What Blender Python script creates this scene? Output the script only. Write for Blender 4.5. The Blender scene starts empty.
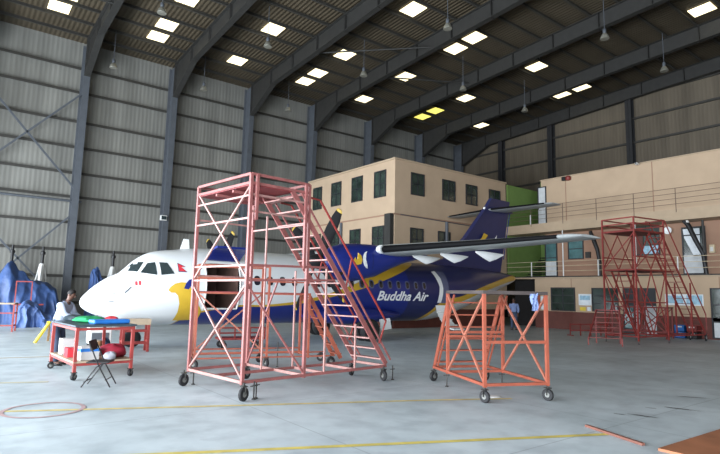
import bpy, bmesh, math, random
from mathutils import Vector, Matrix
random.seed(7)
C = bpy.context.scene.collection
PI = math.pi

# ------------------------------------------------------------------ materials
def lin(c):
    return tuple(((x/255)/12.92 if x/255 <= .04045 else ((x/255+.055)/1.055)**2.4) for x in c)

def mat(name, rgb, rough=.6, metal=0, vary=.12, scale=3., bump=0, bscale=40, spec=.4):
    m = bpy.data.materials.new(name); m.use_nodes = True
    nt = m.node_tree; N = nt.nodes; L = nt.links
    b = N['Principled BSDF']
    b.inputs['Roughness'].default_value = rough
    b.inputs['Metallic'].default_value = metal
    b.inputs['Specular IOR Level'].default_value = spec
    c = lin(rgb)
    tc = N.new('ShaderNodeTexCoord'); nz = N.new('ShaderNodeTexNoise')
    nz.inputs['Scale'].default_value = scale; nz.inputs['Detail'].default_value = 5
    L.new(tc.outputs['Object'], nz.inputs['Vector'])
    r = N.new('ShaderNodeValToRGB')
    r.color_ramp.elements[0].position = .3; r.color_ramp.elements[1].position = .7
    r.color_ramp.elements[0].color = tuple(x*(1-vary) for x in c)+(1,)
    r.color_ramp.elements[1].color = tuple(min(1, x*(1+vary)) for x in c)+(1,)
    L.new(nz.outputs['Fac'], r.inputs['Fac']); L.new(r.outputs['Color'], b.inputs['Base Color'])
    if bump:
        n2 = N.new('ShaderNodeTexNoise'); n2.inputs['Scale'].default_value = bscale
        L.new(tc.outputs['Object'], n2.inputs['Vector'])
        bp = N.new('ShaderNodeBump'); bp.inputs['Strength'].default_value = bump; bp.inputs['Distance'].default_value = .05
        L.new(n2.outputs['Fac'], bp.inputs['Height']); L.new(bp.outputs['Normal'], b.inputs['Normal'])
    return m

def glow(name, rgb, strength):
    m = bpy.data.materials.new(name); m.use_nodes = True
    b = m.node_tree.nodes['Principled BSDF']
    b.inputs['Base Color'].default_value = lin(rgb)+(1,)
    b.inputs['Emission Color'].default_value = lin(rgb)+(1,)
    b.inputs['Emission Strength'].default_value = strength
    return m

def corrugated(name, rgb, axis, pitch, rough=.6, streak=.22, strength=.15):
    """ribbed sheet: ribs repeat along one axis; panels and streaks vary the tone"""
    m = bpy.data.materials.new(name); m.use_nodes = True
    nt = m.node_tree; N = nt.nodes; L = nt.links
    b = N['Principled BSDF']; b.inputs['Roughness'].default_value = rough; b.inputs['Specular IOR Level'].default_value = .3
    tc = N.new('ShaderNodeTexCoord'); sx = N.new('ShaderNodeSeparateXYZ'); L.new(tc.outputs['Object'], sx.inputs[0])
    mu = N.new('ShaderNodeMath'); mu.operation = 'MULTIPLY'; mu.inputs[1].default_value = 2*PI/pitch
    L.new(sx.outputs[axis], mu.inputs[0])
    sn = N.new('ShaderNodeMath'); sn.operation = 'SINE'; L.new(mu.outputs[0], sn.inputs[0])
    pw = N.new('ShaderNodeMath'); pw.operation = 'GREATER_THAN'; pw.inputs[1].default_value = .55; L.new(sn.outputs[0], pw.inputs[0])
    bp = N.new('ShaderNodeBump'); bp.inputs['Strength'].default_value = strength; bp.inputs['Distance'].default_value = .04
    L.new(sn.outputs[0], bp.inputs['Height']); L.new(bp.outputs['Normal'], b.inputs['Normal'])
    mp = N.new('ShaderNodeMapping'); L.new(tc.outputs['Object'], mp.inputs[0])
    mp.inputs['Scale'].default_value = {0: (1.1, 1, .12), 1: (1, 1.1, .12)}[axis]
    nz = N.new('ShaderNodeTexNoise'); nz.inputs['Scale'].default_value = 1.2; nz.inputs['Detail'].default_value = 6
    L.new(mp.outputs[0], nz.inputs['Vector'])
    r = N.new('ShaderNodeValToRGB'); c = lin(rgb)
    r.color_ramp.elements[0].position = .3; r.color_ramp.elements[1].position = .7
    r.color_ramp.elements[0].color = tuple(x*(1-streak) for x in c)+(1,)
    r.color_ramp.elements[1].color = tuple(min(1, x*(1+streak*.6)) for x in c)+(1,)
    L.new(nz.outputs['Fac'], r.inputs['Fac'])
    mx = N.new('ShaderNodeMixRGB'); mx.blend_type = 'MULTIPLY'; mx.inputs[2].default_value = (.94, .94, .94, 1)
    L.new(pw.outputs[0], mx.inputs[0]); L.new(r.outputs['Color'], mx.inputs[1])
    L.new(mx.outputs[0], b.inputs['Base Color'])
    return m

def concrete():
    m = bpy.data.materials.new('painted_concrete'); m.use_nodes = True
    nt = m.node_tree; N = nt.nodes; L = nt.links; b = N['Principled BSDF']
    b.inputs['Specular IOR Level'].default_value = .35
    tc = N.new('ShaderNodeTexCoord')
    n1 = N.new('ShaderNodeTexNoise'); n1.inputs['Scale'].default_value = .35; n1.inputs['Detail'].default_value = 8; n1.inputs['Roughness'].default_value = .65
    n2 = N.new('ShaderNodeTexNoise'); n2.inputs['Scale'].default_value = 2.2; n2.inputs['Detail'].default_value = 6
    L.new(tc.outputs['Object'], n1.inputs['Vector']); L.new(tc.outputs['Object'], n2.inputs['Vector'])
    r = N.new('ShaderNodeValToRGB')
    r.color_ramp.elements[0].position = .32; r.color_ramp.elements[0].color = lin((164, 175, 179))+(1,)
    r.color_ramp.elements[1].position = .66; r.color_ramp.elements[1].color = lin((196, 206, 210))+(1,)
    L.new(n1.outputs['Fac'], r.inputs['Fac'])
    r2 = N.new('ShaderNodeValToRGB')
    r2.color_ramp.elements[0].position = .30; r2.color_ramp.elements[0].color = (.80, .81, .82, 1)
    r2.color_ramp.elements[1].position = .55; r2.color_ramp.elements[1].color = (1, 1, 1, 1)
    L.new(n2.outputs['Fac'], r2.inputs['Fac'])
    mx = N.new('ShaderNodeMixRGB'); mx.blend_type = 'MULTIPLY'; mx.inputs[0].default_value = 1
    L.new(r.outputs['Color'], mx.inputs[1]); L.new(r2.outputs['Color'], mx.inputs[2])
    br = N.new('ShaderNodeTexBrick'); br.offset = 0
    br.inputs['Scale'].default_value = .25; br.inputs['Mortar Size'].default_value = .0025; br.inputs['Brick Width'].default_value = 1; br.inputs['Row Height'].default_value = 1
    br.inputs['Color1'].default_value = br.inputs['Color2'].default_value = (1, 1, 1, 1); br.inputs['Mortar'].default_value = (.72, .72, .72, 1)
    L.new(tc.outputs['Object'], br.inputs['Vector'])
    m2 = N.new('ShaderNodeMixRGB'); m2.blend_type = 'MULTIPLY'; m2.inputs[0].default_value = 1
    L.new(mx.outputs[0], m2.inputs[1]); L.new(br.outputs['Color'], m2.inputs[2])
    L.new(m2.outputs[0], b.inputs['Base Color'])
    rr = N.new('ShaderNodeMapRange'); rr.inputs['To Min'].default_value = .38; rr.inputs['To Max'].default_value = .62
    L.new(n2.outputs['Fac'], rr.inputs['Value']); L.new(rr.outputs[0], b.inputs['Roughness'])
    return m

M = dict(
    concrete=concrete(),
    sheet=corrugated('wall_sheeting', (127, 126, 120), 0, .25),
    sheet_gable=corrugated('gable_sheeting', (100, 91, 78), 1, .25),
    roof_sheet=corrugated('roof_sheeting', (80, 71, 57), 0, .25, streak=.15, strength=.5),
    steel=mat('grey_steel_paint', (78, 82, 88), .55, vary=.1),
    steel_dark=mat('dark_steel_paint', (47, 46, 44), .6, vary=.15),
    purlin=mat('purlin_steel', (58, 56, 52), .6, vary=.12),
    gable_col=mat('gable_column_paint', (40, 40, 42), .6),
    dock=mat('faded_red_paint', (136, 82, 79), .5, vary=.2, scale=5),
    dock_pale=mat('pale_pink_paint', (156, 116, 110), .5, vary=.2, scale=5),  # paler pink for left-side braces, cross rails, thin posts and treads
    dock_deck=mat('dark_red_deck', (124, 50, 52), .6, vary=.2),
    orange=mat('orange_red_paint', (148, 77, 58), .5, vary=.15, scale=5),
    orange_pale=mat('worn_orange_paint', (158, 96, 78), .5, vary=.2, scale=5),
    red=mat('red_paint', (124, 44, 40), .5, vary=.2),
    dkred=mat('dull_red_paint', (112, 40, 36), .55, vary=.2),
    bench_red=mat('bench_red_paint', (146, 58, 54), .5, vary=.2),
    deck_grey=mat('dark_deck', (70, 62, 60), .7, vary=.25),
    rubber=mat('black_rubber', (34, 34, 36), .7),
    hub=mat('grey_wheel_hub', (120, 120, 116), .5, metal=.3),
    black=mat('black_metal', (28, 28, 30), .45),
    seat_black=mat('black_vinyl', (34, 33, 34), .5),
    white=mat('white_paint', (226, 228, 228), .3, vary=.03),
    white_d=mat('white_worn_paint', (205, 205, 202), .45, vary=.08),
    blue=mat('aircraft_blue', (30, 42, 114), .3, vary=.05),
    navy=mat('aircraft_navy', (34, 39, 82), .35, vary=.06),
    gold=mat('aircraft_gold', (196, 160, 48), .4, vary=.06),
    wing_grey=mat('wing_underside_grey', (164, 168, 168), .4, vary=.06),
    wing_top=mat('wing_top_grey', (86, 88, 88), .4, vary=.06),
    boot=mat('deicing_boot_black', (14, 14, 16), .75, spec=.12),
    glass=mat('cockpit_glass', (42, 52, 54), .12, vary=.2, spec=.8),
    porthole=mat('cabin_window_glass', (40, 38, 44), .2, spec=.7),
    ring=mat('window_ring_grey', (88, 92, 120), .4),
    bay=mat('cargo_bay_lining', (92, 70, 62), .7, vary=.25),
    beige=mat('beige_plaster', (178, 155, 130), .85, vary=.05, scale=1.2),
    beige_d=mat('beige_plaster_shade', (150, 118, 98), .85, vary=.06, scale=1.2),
    fascia=mat('cream_fascia', (168, 148, 124), .8, vary=.05),
    maroon=mat('maroon_dado', (92, 50, 42), .6, vary=.12),
    green=mat('green_plaster', (112, 138, 74), .8, vary=.06),
    dkinside=mat('dark_interior', (34, 32, 32), .9),
    frame=mat('dark_window_frame', (38, 40, 44), .5),
    wglass=mat('dim_window_glass', (44, 56, 50), .12, vary=.5, scale=1.5, spec=.8),
    wglass_t=mat('teal_window_glass', (72, 108, 110), .15, vary=.3, scale=1.5, spec=.8),
    door_white=mat('grey_white_door', (188, 192, 194), .5),
    paper=mat('white_paper', (216, 222, 226), .8),
    paper_blue=mat('pale_blue_print', (150, 186, 206), .8, vary=.25, scale=6),
    yellow=mat('yellow_paint', (214, 188, 62), .6, vary=.15),
    floor_yellow=mat('worn_yellow_floor_paint', (196, 180, 122), .6, vary=.25, scale=4),
    floor_yellow2=mat('bright_yellow_floor_paint', (200, 182, 96), .6, vary=.2, scale=4),
    floor_pale=mat('faded_yellow_floor_paint', (182, 178, 152), .6, vary=.1, scale=4),
    floor_pink=mat('faded_red_floor_paint', (172, 146, 146), .6, vary=.2, scale=4),
    oil=mat('oil_stain', (78, 78, 78), .5, vary=.3, scale=6),
    timber=mat('reddish_timber', (118, 76, 64), .7, vary=.2),
    ply=mat('brown_plywood', (150, 96, 66), .65, vary=.2, scale=2),
    tarp=mat('blue_tarpaulin', (56, 80, 126), .5, vary=.25, scale=1.5, bump=.5, bscale=5),
    tarp_d=mat('pale_blue_tarpaulin', (72, 96, 144), .5, vary=.25, scale=1.5, bump=.4, bscale=6),
    slate=mat('dark_benchtop', (58, 70, 78), .5, vary=.2),
    wood=mat('pale_board', (168, 150, 128), .7, vary=.15),
    green_cloth=mat('green_cloth', (34, 150, 92), .8, vary=.15),
    blue_plastic=mat('bright_blue_plastic', (44, 116, 196), .4),
    crimson=mat('crimson_fabric', (150, 34, 54), .75, vary=.2, scale=6),
    red_cloth=mat('red_cloth', (196, 48, 58), .8, vary=.15),
    pale_cloth=mat('pale_grey_fabric', (160, 160, 168), .8, vary=.1),
    carton=mat('white_carton', (192, 190, 188), .7, vary=.05),
    tan=mat('tan_can', (156, 124, 88), .6),
    skin=mat('brown_skin', (96, 66, 54), .55, vary=.06),
    hair=mat('black_hair', (26, 22, 22), .7),
    shirt=mat('pale_blue_shirt', (168, 178, 198), .8, vary=.08, scale=8),
    shirt_b=mat('light_blue_shirt', (112, 128, 168), .8, vary=.08, scale=8),
    jeans=mat('dark_blue_trousers', (50, 62, 84), .8, vary=.15, scale=8),
    crate=mat('blue_plastic_crate', (28, 92, 160), .5),
    lampglass=mat('lamp_aluminium', (128, 126, 116), .35, metal=.2),
    skylight=glow('skylight_daylight', (255, 240, 196), 2.2),
    skylight_y=glow('skylight_yellowed', (236, 222, 110), 1.4),
    grille=mat('beige_box', (196, 180, 150), .6),
    dado_rail=mat('brown_rail_paint', (96, 78, 66), .6),
    tip=mat('dull_yellow_tip', (150, 124, 40), .6),
    hose=mat('tan_hose', (176, 150, 112), .7),
)

# ------------------------------------------------------------------ mesh collector
class MB:
    def __init__(s): s.v = []; s.f = []; s.mi = []
    def add(s, vs, fs, mi=0):
        o = len(s.v); s.v += [tuple(x) for x in vs]; s.f += [tuple(i+o for i in f) for f in fs]; s.mi += [mi]*len(fs); return s
    def box(s, x0, x1, y0, y1, z0, z1, mi=0):
        vs = [(x, y, z) for z in (z0, z1) for y in (y0, y1) for x in (x0, x1)]
        return s.add(vs, [(0, 2, 3, 1), (4, 5, 7, 6), (0, 1, 5, 4), (2, 6, 7, 3), (0, 4, 6, 2), (1, 3, 7, 5)], mi)
    def bar(s, p0, p1, w, h, up=(0, 0, 1), mi=0):
        p0 = Vector(p0); p1 = Vector(p1); d = (p1-p0).normalized(); up = Vector(up)
        if abs(d.dot(up)) > .98: up = Vector((1, 0, 0))
        a = d.cross(up).normalized(); b = a.cross(d).normalized()
        vs = []
        for p in (p0, p1):
            for i, j in ((-1, -1), (1, -1), (1, 1), (-1, 1)): vs.append(p+a*i*w/2+b*j*h/2)
        return s.add(vs, [(3, 2, 1, 0), (4, 5, 6, 7), (0, 1, 5, 4), (1, 2, 6, 5), (2, 3, 7, 6), (3, 0, 4, 7)], mi)
    def tube(s, pts, r, n=8, mi=0, caps=True):
        pts = [Vector(p) for p in pts]; rs = r if isinstance(r, (list, tuple)) else [r]*len(pts)
        t = [(pts[min(i+1, len(pts)-1)]-pts[max(i-1, 0)]).normalized() for i in range(len(pts))]
        a = t[0].cross(Vector((0, 0, 1)))
        if a.length < .05: a = Vector((1, 0, 0))
        a.normalize(); o = len(s.v); vs = []
        for p, d, rr in zip(pts, t, rs):
            a = (a-d*a.dot(d)).normalized(); b = d.cross(a)
            for k in range(n):
                q = 2*PI*k/n; vs.append(p+(a*math.cos(q)+b*math.sin(q))*rr)
        fs = [(i*n+k, i*n+(k+1) % n, (i+1)*n+(k+1) % n, (i+1)*n+k) for i in range(len(pts)-1) for k in range(n)]
        if caps: fs += [tuple(range(n))[::-1], tuple(range((len(pts)-1)*n, len(pts)*n))]
        return s.add(vs, fs, mi)
    def lathe(s, prof, c=(0, 0, 0), ax='z', n=20, mi=0):
        vs = []
        for r, h in prof:
            for k in range(n):
                q = 2*PI*k/n; x, y = r*math.cos(q), r*math.sin(q)
                p = {'z': (x, y, h), 'y': (x, h, y), 'x': (h, x, y)}[ax]
                vs.append((p[0]+c[0], p[1]+c[1], p[2]+c[2]))
        m = len(prof)
        fs = [(i*n+k, i*n+(k+1) % n, (i+1)*n+(k+1) % n, (i+1)*n+k) for i in range(m-1) for k in range(n)]
        fs += [tuple(range(n))[::-1], tuple(range((m-1)*n, m*n))]
        return s.add(vs, fs, mi)
    def loft(s, rings, mi=0, caps=True, close=True):
        n = len(rings[0]); vs = [p for r in rings for p in r]
        fs = [(i*n+k, i*n+(k+1) % n, (i+1)*n+(k+1) % n, (i+1)*n+k) for i in range(len(rings)-1) for k in range(n if close else n-1)]
        if caps: fs += [tuple(range(n))[::-1], tuple(range((len(rings)-1)*n, len(rings)*n))]
        return s.add(vs, fs, mi)
    def prism(s, poly, a, b, f, mi=0):
        """poly of 2-D points; f(p, depth) -> 3-D point"""
        n = len(poly); vs = [f(p, a) for p in poly]+[f(p, b) for p in poly]
        fs = [tuple(range(n)), tuple(range(n, 2*n))[::-1]]+[(i, i+n, (i+1) % n+n, (i+1) % n) for i in range(n)]
        return s.add(vs, fs, mi)
    def build(s, name, m, parent=None, smooth=False, bevel=0):
        me = bpy.data.meshes.new(name); me.from_pydata(s.v, [], s.f)
        ms = m if isinstance(m, (list, tuple)) else [m]
        for x in ms: me.materials.append(x)
        if len(ms) > 1: me.polygons.foreach_set('material_index', s.mi)
        bm = bmesh.new(); bm.from_mesh(me); bmesh.ops.recalc_face_normals(bm, faces=bm.faces); bm.to_mesh(me); bm.free()
        if smooth:
            for p in me.polygons: p.use_smooth = True
        o = bpy.data.objects.new(name, me); C.objects.link(o); o.parent = parent
        if bevel:
            bv = o.modifiers.new('bevel', 'BEVEL'); bv.width = bevel; bv.segments = 2
        if smooth:
            try: me.set_sharp_from_angle(angle=math.radians(40))
            except Exception: pass
        return o

def tag(o, label=None, cat=None, group=None, kind=None):
    if label: o['label'] = label
    if cat: o['category'] = cat
    if group: o['group'] = group
    if kind: o['kind'] = kind
    return o
def thing(name, label, cat, loc=(0, 0, 0), rz=0, group=None):
    o = bpy.data.objects.new(name, None); C.objects.link(o); o.empty_display_size = .2
    o.location = loc; o.rotation_euler = (0, 0, rz)
    return tag(o, label, cat, group)
def struct(o, label=None):
    return tag(o, label, None, None, 'structure')
def dup(root, loc, rz=None, label=None, group=None):
    def cp(o, par):
        c = o.copy(); C.objects.link(c); c.parent = par
        for ch in list(o.children): cp(ch, c)
        return c
    r = cp(root, None); r.location = loc
    if rz is not None: r.rotation_euler = (0, 0, rz)
    if label: r['label'] = label
    if group: r['group'] = group
    return r
def bars(root, name, m, segs, r, n=8):
    out = []
    for p in segs: out.append(MB().tube(list(p), r, n).build(name, m, root, True))
    return out
def caster(root, p, r=.11, yaw=0., stem=.3, wm=None):
    """swivel wheel: fork plate and stem, with the tyre and hub as sub-parts"""
    x, y = p; c, s_ = math.cos(yaw), math.sin(yaw)
    f = MB()
    for k in (-1, 1):
        ox, oy = -s_*.035*k, c*.035*k
        f.bar((x+ox, y+oy, r), (x+ox, y+oy, r*2.05), .045, .008, (c, s_, 0))
    f.box(x-.05, x+.05, y-.05, y+.05, r*2.05, r*2.05+.015)
    if stem > r*2.07: f.tube([(x, y, r*2.05), (x, y, stem)], .022)
    o = f.build('caster', M['steel_dark'], root)
    w = MB(); n = 18
    prof = [(r*.40, -.028), (r*.9, -.028), (r, -.015), (r, .015), (r*.9, .028), (r*.40, .028)]
    rings = []
    for k in range(n):
        q = 2*PI*k/n
        rings.append([(x+c*math.cos(q)*a-s_*h, y+s_*math.cos(q)*a+c*h, r+math.sin(q)*a) for a, h in prof])
    vs = [p for g in rings for p in g]; m6 = 6
    w.add(vs, [(i*m6+j, i*m6+(j+1) % m6, ((i+1) % n)*m6+(j+1) % m6, ((i+1) % n)*m6+j) for i in range(n) for j in range(m6)])
    w.build('tyre', M['rubber'], o, True)
    h = MB(); h.tube([(x+s_*.03, y-c*.03, r), (x-s_*.03, y+c*.03, r)], r*.42, 14); h.build('hub', wm or M['hub'], o, True)
    return o
def jack(root, p, top=.3, m=None):
    x, y = p
    f = MB(); f.tube([(x, y, .03), (x, y, top)], .014); f.lathe([(.035, .0), (.035, .012), (.016, .025)], (x, y, 0), n=12)
    f.bar((x-.07, y, top*.75), (x+.07, y, top*.75), .015, .015)
    return f.build('foot_jack', m or M['steel_dark'], root, False)
def stairs(root, a0, a1, b0, b1, n, m_str, m_tread, depth=.16, post_r=.022):
    """two inclined stringers a0-a1 and b0-b1 (top to bottom) and n treads between them"""
    for p, q in ((a0, a1), (b0, b1)):
        p = Vector(p); q = Vector(q)
        MB().bar(p, q, .03, .1).build('stringer', m_str, root)
    d = (Vector(a1)-Vector(a0)); d.z = 0; d.normalize()
    for i in range(n):
        t = (i+.5)/n
        p = Vector(a0).lerp(Vector(a1), t); q = Vector(b0).lerp(Vector(b1), t)
        b = MB(); b.bar(p, q, depth, .025); b.build('step', m_tread, root)
# ================================================================== hangar shell
WY, GX, X0 = 36.0, 40.0, -8.0
def zr(Y): return 16.35+.05*(36-abs(Y))          # rafter axis
def zs(Y): return zr(Y)+.78                        # roof sheet
floor = struct(MB().box(X0-3, GX+.3, -36.3, 36.3, -.2, 0).build('floor', M['concrete']))
wl = struct(MB().box(X0, GX+.3, WY+.02, WY+.25, 0, zs(36)).build('wall_back', M['sheet']))
for z in (1.0, 2.56, 4.13, 5.78, 7.33, 8.8, 10.4, 12.0, 13.87, 15.4):
    b = MB(); b.box(X0, GX, WY-.18, WY+.02, z-.03, z+.03); b.box(X0, GX, WY-.2, WY-.17, z-.11, z+.05)
    b.build('girt', M['purlin'], wl)
b = MB()
pg = [(-36, 0), (36, 0), (36, zs(36)), (0, zs(0)), (-36, zs(36))]
b.prism(pg, GX+.05, GX+.3, lambda p, d: (d, p[0], p[1]))
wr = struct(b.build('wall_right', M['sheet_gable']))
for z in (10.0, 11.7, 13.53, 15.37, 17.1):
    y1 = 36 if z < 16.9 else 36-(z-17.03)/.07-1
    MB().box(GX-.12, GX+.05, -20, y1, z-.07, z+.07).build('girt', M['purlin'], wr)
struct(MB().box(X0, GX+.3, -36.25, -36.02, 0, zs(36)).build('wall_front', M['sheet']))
b = MB()
for s in (1, -1):
    vs = [(X0, 0, zs(0)), (GX+.3, 0, zs(0)), (GX+.3, s*36.3, zs(36.3)), (X0, s*36.3, zs(36.3))]
    b.add(vs+[(x, y, z+.06) for x, y, z in vs], [(0, 1, 2, 3), (4, 5, 6, 7), (0, 1, 5, 4), (1, 2, 6, 5), (2, 3, 7, 6), (3, 0, 4, 7)])
roof = struct(b.build('ceiling', M['roof_sheet']))
PY_ = [34.775-1.65*i for i in range(25)]
for y in PY_:
    z = zs(y)
    b = MB(); b.box(X0, GX, y-.03, y+.03, z-.17, z); b.box(X0, GX, y-.09, y+.03, z-.19, z-.16)
    b.build('purlin', M['purlin'], roof)
# gutter beam over the open end
struct(MB().box(X0-.3, X0, -36, 36, 14.2, zs(0)).build('wall_left', M['sheet_gable']))

# portal frames (one column pair and one rafter pair each)
def portal(x):
    root = struct(thing('portal_frame', None, None, (x, 0, 0)))
    for s in (1, -1):
        c = MB()
        yo = s*35.75; yb = s*35.2; yt = s*34.75; zt = zr(35.75)+.5
        c.prism([(yo, 0), (yb, 0), (yt, 14.6), (yt, zt), (yo, zt)], -.012, .012, lambda p, d: (d, p[0], p[1]))
        c.bar((0, yo, 0), (0, yo, zt), .36, .025, (0, 1, 0)); c.bar((0, yb, 0), (0, yt, 14.7), .36, .025, (0, 1, 0))
        c.bar((0, yb-s*.1, .02), (0, yo+s*.1, .02), .5, .04)
        c.build('column', M['steel'], root)
        r = MB()
        top = [(s*34.75, zr(34.75)+.5), (0, zr(0)+.5)]; low = [(s*34.75, 14.6), (s*31.5, zr(31.5)-.52), (s*16, zr(16)-.42), (0, zr(0)-.5)]
        r.prism(low+[top[1], top[0]], -.012, .012, lambda p, d: (d, p[0], p[1]))
        for p, q in zip(low, low[1:]): r.bar((0, p[0], p[1]), (0, q[0], q[1]), .36, .03, (0, 0, 1))
        r.bar((0, top[0][0], top[0][1]), (0, top[1][0], top[1][1]), .36, .03)
        for i in range(12):
            y = s*(34.7-2.9*i)
            zl = zr(y)-.5 if abs(y) < 31.5 else 14.6+(34.75-abs(y))/3.25*(zr(31.5)-.52-14.6)
            r.box(-.17, .17, y-.01, y+.01, zl, zr(y)+.5)
        r.build('rafter', M['steel_dark'], root)
    return root
FX = [.1, 5.65, 11.0, 16.6, 22.15, 28.0, 34.1, 39.5, -5.5]
for x in FX: portal(x)
# gable posts
for y in (30.2, 25.05, 18.4, 11.8, 5.0):
    b = MB(); h = zs(y)-.3
    b.box(GX-.5, GX-.48, y-.22, y+.22, 0, h); b.box(GX-.5, GX, y-.012, y+.012, 0, h); b.box(GX-.03, GX, y-.22, y+.22, 0, h)
    struct(b.build('gable_column', M['gable_col']))
# cross bracing of the wall bay beside the open end, and of the roof
b = MB()
for p, q in (((5.8, 13.9), (.5, 8.0)), ((.5, 13.4), (5.8, 7.5)), ((5.8, 6.4), (.5, .6)), ((.5, 6.2), (5.8, .5))):
    b.bar((p[0], 35.3, p[1]), (q[0], 35.3, q[1]), .1, .1)
b.tube([(.3, 35.2, 6.95), (6, 35.2, 6.95)], .07)
b.build('wall_brace', M['steel'], wl)
for p, q in (((.1, 28.5, 16.3), (5.65, 28.3, 16.4)), ((16.6, 27, 16.6), (22.15, 22, 16.9)), ((22.15, 27, 16.6), (28.0, 24, 16.8))):
    MB().tube([p, q], .05, 6).build('roof_brace', M['steel_dark'], roof)
# translucent roof lights, one panel per object
def rooflight(x, y, m, L=1.65, W=1.05):
    b = MB(); e = .05
    y0, y1 = y-L/2, y+L/2
    vs = [(x-W/2, y0, zs(y0)-e), (x+W/2, y0, zs(y0)-e), (x+W/2, y1, zs(y1)-e), (x-W/2, y1, zs(y1)-e)]
    b.add(vs+[(p[0], p[1], p[2]+.03) for p in vs], [(0, 1, 2, 3), (4, 5, 6, 7), (0, 1, 5, 4), (1, 2, 6, 5), (2, 3, 7, 6), (3, 0, 4, 7)])
    b.build('rooflight', m, roof)
for x, y in ((3.6, 32.3), (3.75, 30.65), (9.0, 27.35), (8.95, 30.65), (8.95, 32.3), (14.2, 32.3), (14.2, 27.35), (19.55, 27.35), (19.6, 30.65), (19.6, 32.3), (19.5, 20.75),
             (24.85, 22.4), (24.75, 20.75), (25.0, 27.35), (25.1, 32.3), (31.55, 27.35), (31.35, 20.75), (37.1, 22.4), (37.1, 20.75), (37.4, 30.65), (32.8, 10.85), (14.2, 10.85), (8.9, 10.85)):
    rooflight(x, y, M['skylight'], 1.15)
for x, y in ((31.5, 30.65), (31.6, 32.3)): rooflight(x, y, M['skylight_y'], 1.1)

# ---- high bay lamps
ords = 'first second third fourth fifth sixth seventh eighth ninth tenth eleventh'.split()
lamps = [(6.65, 32.7), (6.88, 24.5), (12.1, 32.6), (12.37, 24.36), (18.3, 32.45), (18.6, 24.04), (18.23, 16.94), (24.74, 21.68), (30.96, 21.5), (24.96, 12.6), (31.2, 12.4)]
first = None
for i, (x, y) in enumerate(lamps):
    lab = 'bell shaped high bay lamp under the roof, %s counted along from the blue tarp' % ords[i]
    if first is None:
        first = t = thing('high_bay_lamp', lab, 'lamp', (x, y, 14.72), 0, 'high bay lamps under the hangar roof')
        MB().lathe([(.21, 0), (.22, .015), (.19, .13), (.12, .26), (.08, .3)], n=20).build('lamp_shade', M['lampglass'], t, True)
        MB().lathe([(.07, .3), (.09, .33), (.09, .5), (.05, .55)], n=14).build('housing', M['steel'], t, True)
        MB().tube([(0, 0, .55), (0, 0, 2.3)], .018, 6).build('hanging_rod', M['steel'], t)
        MB().lathe([(.02, .25), (.06, .18), (.07, .1), (.03, .04)], n=12).build('bulb', M['white_d'], t, True)
    else:
        r = dup(first, (x, y, 14.72), label=lab)
t = thing('floodlight', 'small pale floodlight clamped to a grey hangar wall column above the white nose', 'lamp', (10.72, 34.75, 6.4))
MB().box(-.2, .2, -.25, .0, -.15, .18).build('housing', M['white_d'], t, bevel=.03)
MB().box(-.16, .16, -.262, -.25, -.1, .13).build('lens', M['glass'], t)
MB().bar((.1, 0, 0), (.15, .2, 0), .06, .06).build('bracket', M['steel_dark'], t)

# ================================================================== floor paint
def strip(name, m, pts, w, z=.004):
    b = MB()
    for p, q in zip(pts, pts[1:]):
        d = Vector((q[0]-p[0], q[1]-p[1], 0)).normalized(); n = Vector((-d.y, d.x, 0))*w/2
        P = Vector((*p, z)); Q = Vector((*q, z))
        b.add([P-n, Q-n, Q+n, P+n], [(0, 1, 2, 3)])
    return b.build(name, m, floor)
strip('painted_line', M['floor_yellow'], [(-6, 12.6), (.8, 9.52), (3.34, 8.34), (6.75, 6.8), (8.2, 6.08)], .10)
strip('painted_line', M['floor_yellow2'], [(-1, 7.65), (2.34, 6.06), (7.25, 3.8)], .10)
strip('painted_line', M['floor_pale'], [(-6, 15.3), (.99, 12.31), (1.75, 12.0)], .12)
strip('painted_line', M['hose'], [(-2, 17.1), (2.6, 16.3)], .10)
b = MB(); n = 64
for k in range(n):
    q = 2*PI*k/n; q2 = 2*PI*(k+1)/n
    cx, cy = 1.33, 9.33
    b.add([(cx+r*math.cos(a), cy+r*math.sin(a), .006) for r, a in ((.50, q), (.56, q), (.56, q2), (.50, q2))], [(0, 1, 2, 3)])
b.build('painted_ring', M['floor_pink'], floor)
def stain(cx, cy, lx, ly, rz, seed):
    random.seed(seed); b = MB(); n = 22; pts = []
    for k in range(n):
        q = 2*PI*k/n; r = random.uniform(.65, 1.1)
        x, y = lx*r*math.cos(q), ly*r*math.sin(q)
        pts.append((cx+x*math.cos(rz)-y*math.sin(rz), cy+x*math.sin(rz)+y*math.cos(rz), .005))
    b.add(pts, [tuple(range(n))]); b.build('oil_stain', M['oil'], floor)
stain(8.8, 4.08, .24, .035, -1.35, 1); stain(9.92, 3.98, .28, .04, -1.3, 2); stain(9.55, 4.28, .10, .02, -1.2, 3); stain(11.3, 4.3, .35, .03, -1.0, 4); stain(8.6, 4.35, .1, .02, -1.2, 5)
tag(MB().bar((7.36, 4.2, .02), (7.04, 3.27, .02), .05, .03).build('timber_batten', M['timber']), 'thin reddish timber batten lying on the floor at the end of the bright yellow line', 'batten')
b = MB()
# plywood sheet at the camera's right
b.box(0, 2.6, -1.3, 0, 0, .03)
o = b.build('plywood_sheet', M['ply']); o.location = (6.98, 3.07, 0.001); o.rotation_euler = (0, 0, math.atan2(-.06, 1.71))
tag(o, 'reddish brown plywood sheet lying flat on the floor in the near corner', 'board')
b = MB(); b.lathe([(.001, .03), (.10, .02), (.15, .0)], n=11)
o = b.build('crumpled_rag', M['white_d']); o.location = (8.05, 6.35, 0); o.scale = (1.1, .7, 1)
tag(o, 'small crumpled white rag on the floor beside the orange step platform', 'rag')

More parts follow.
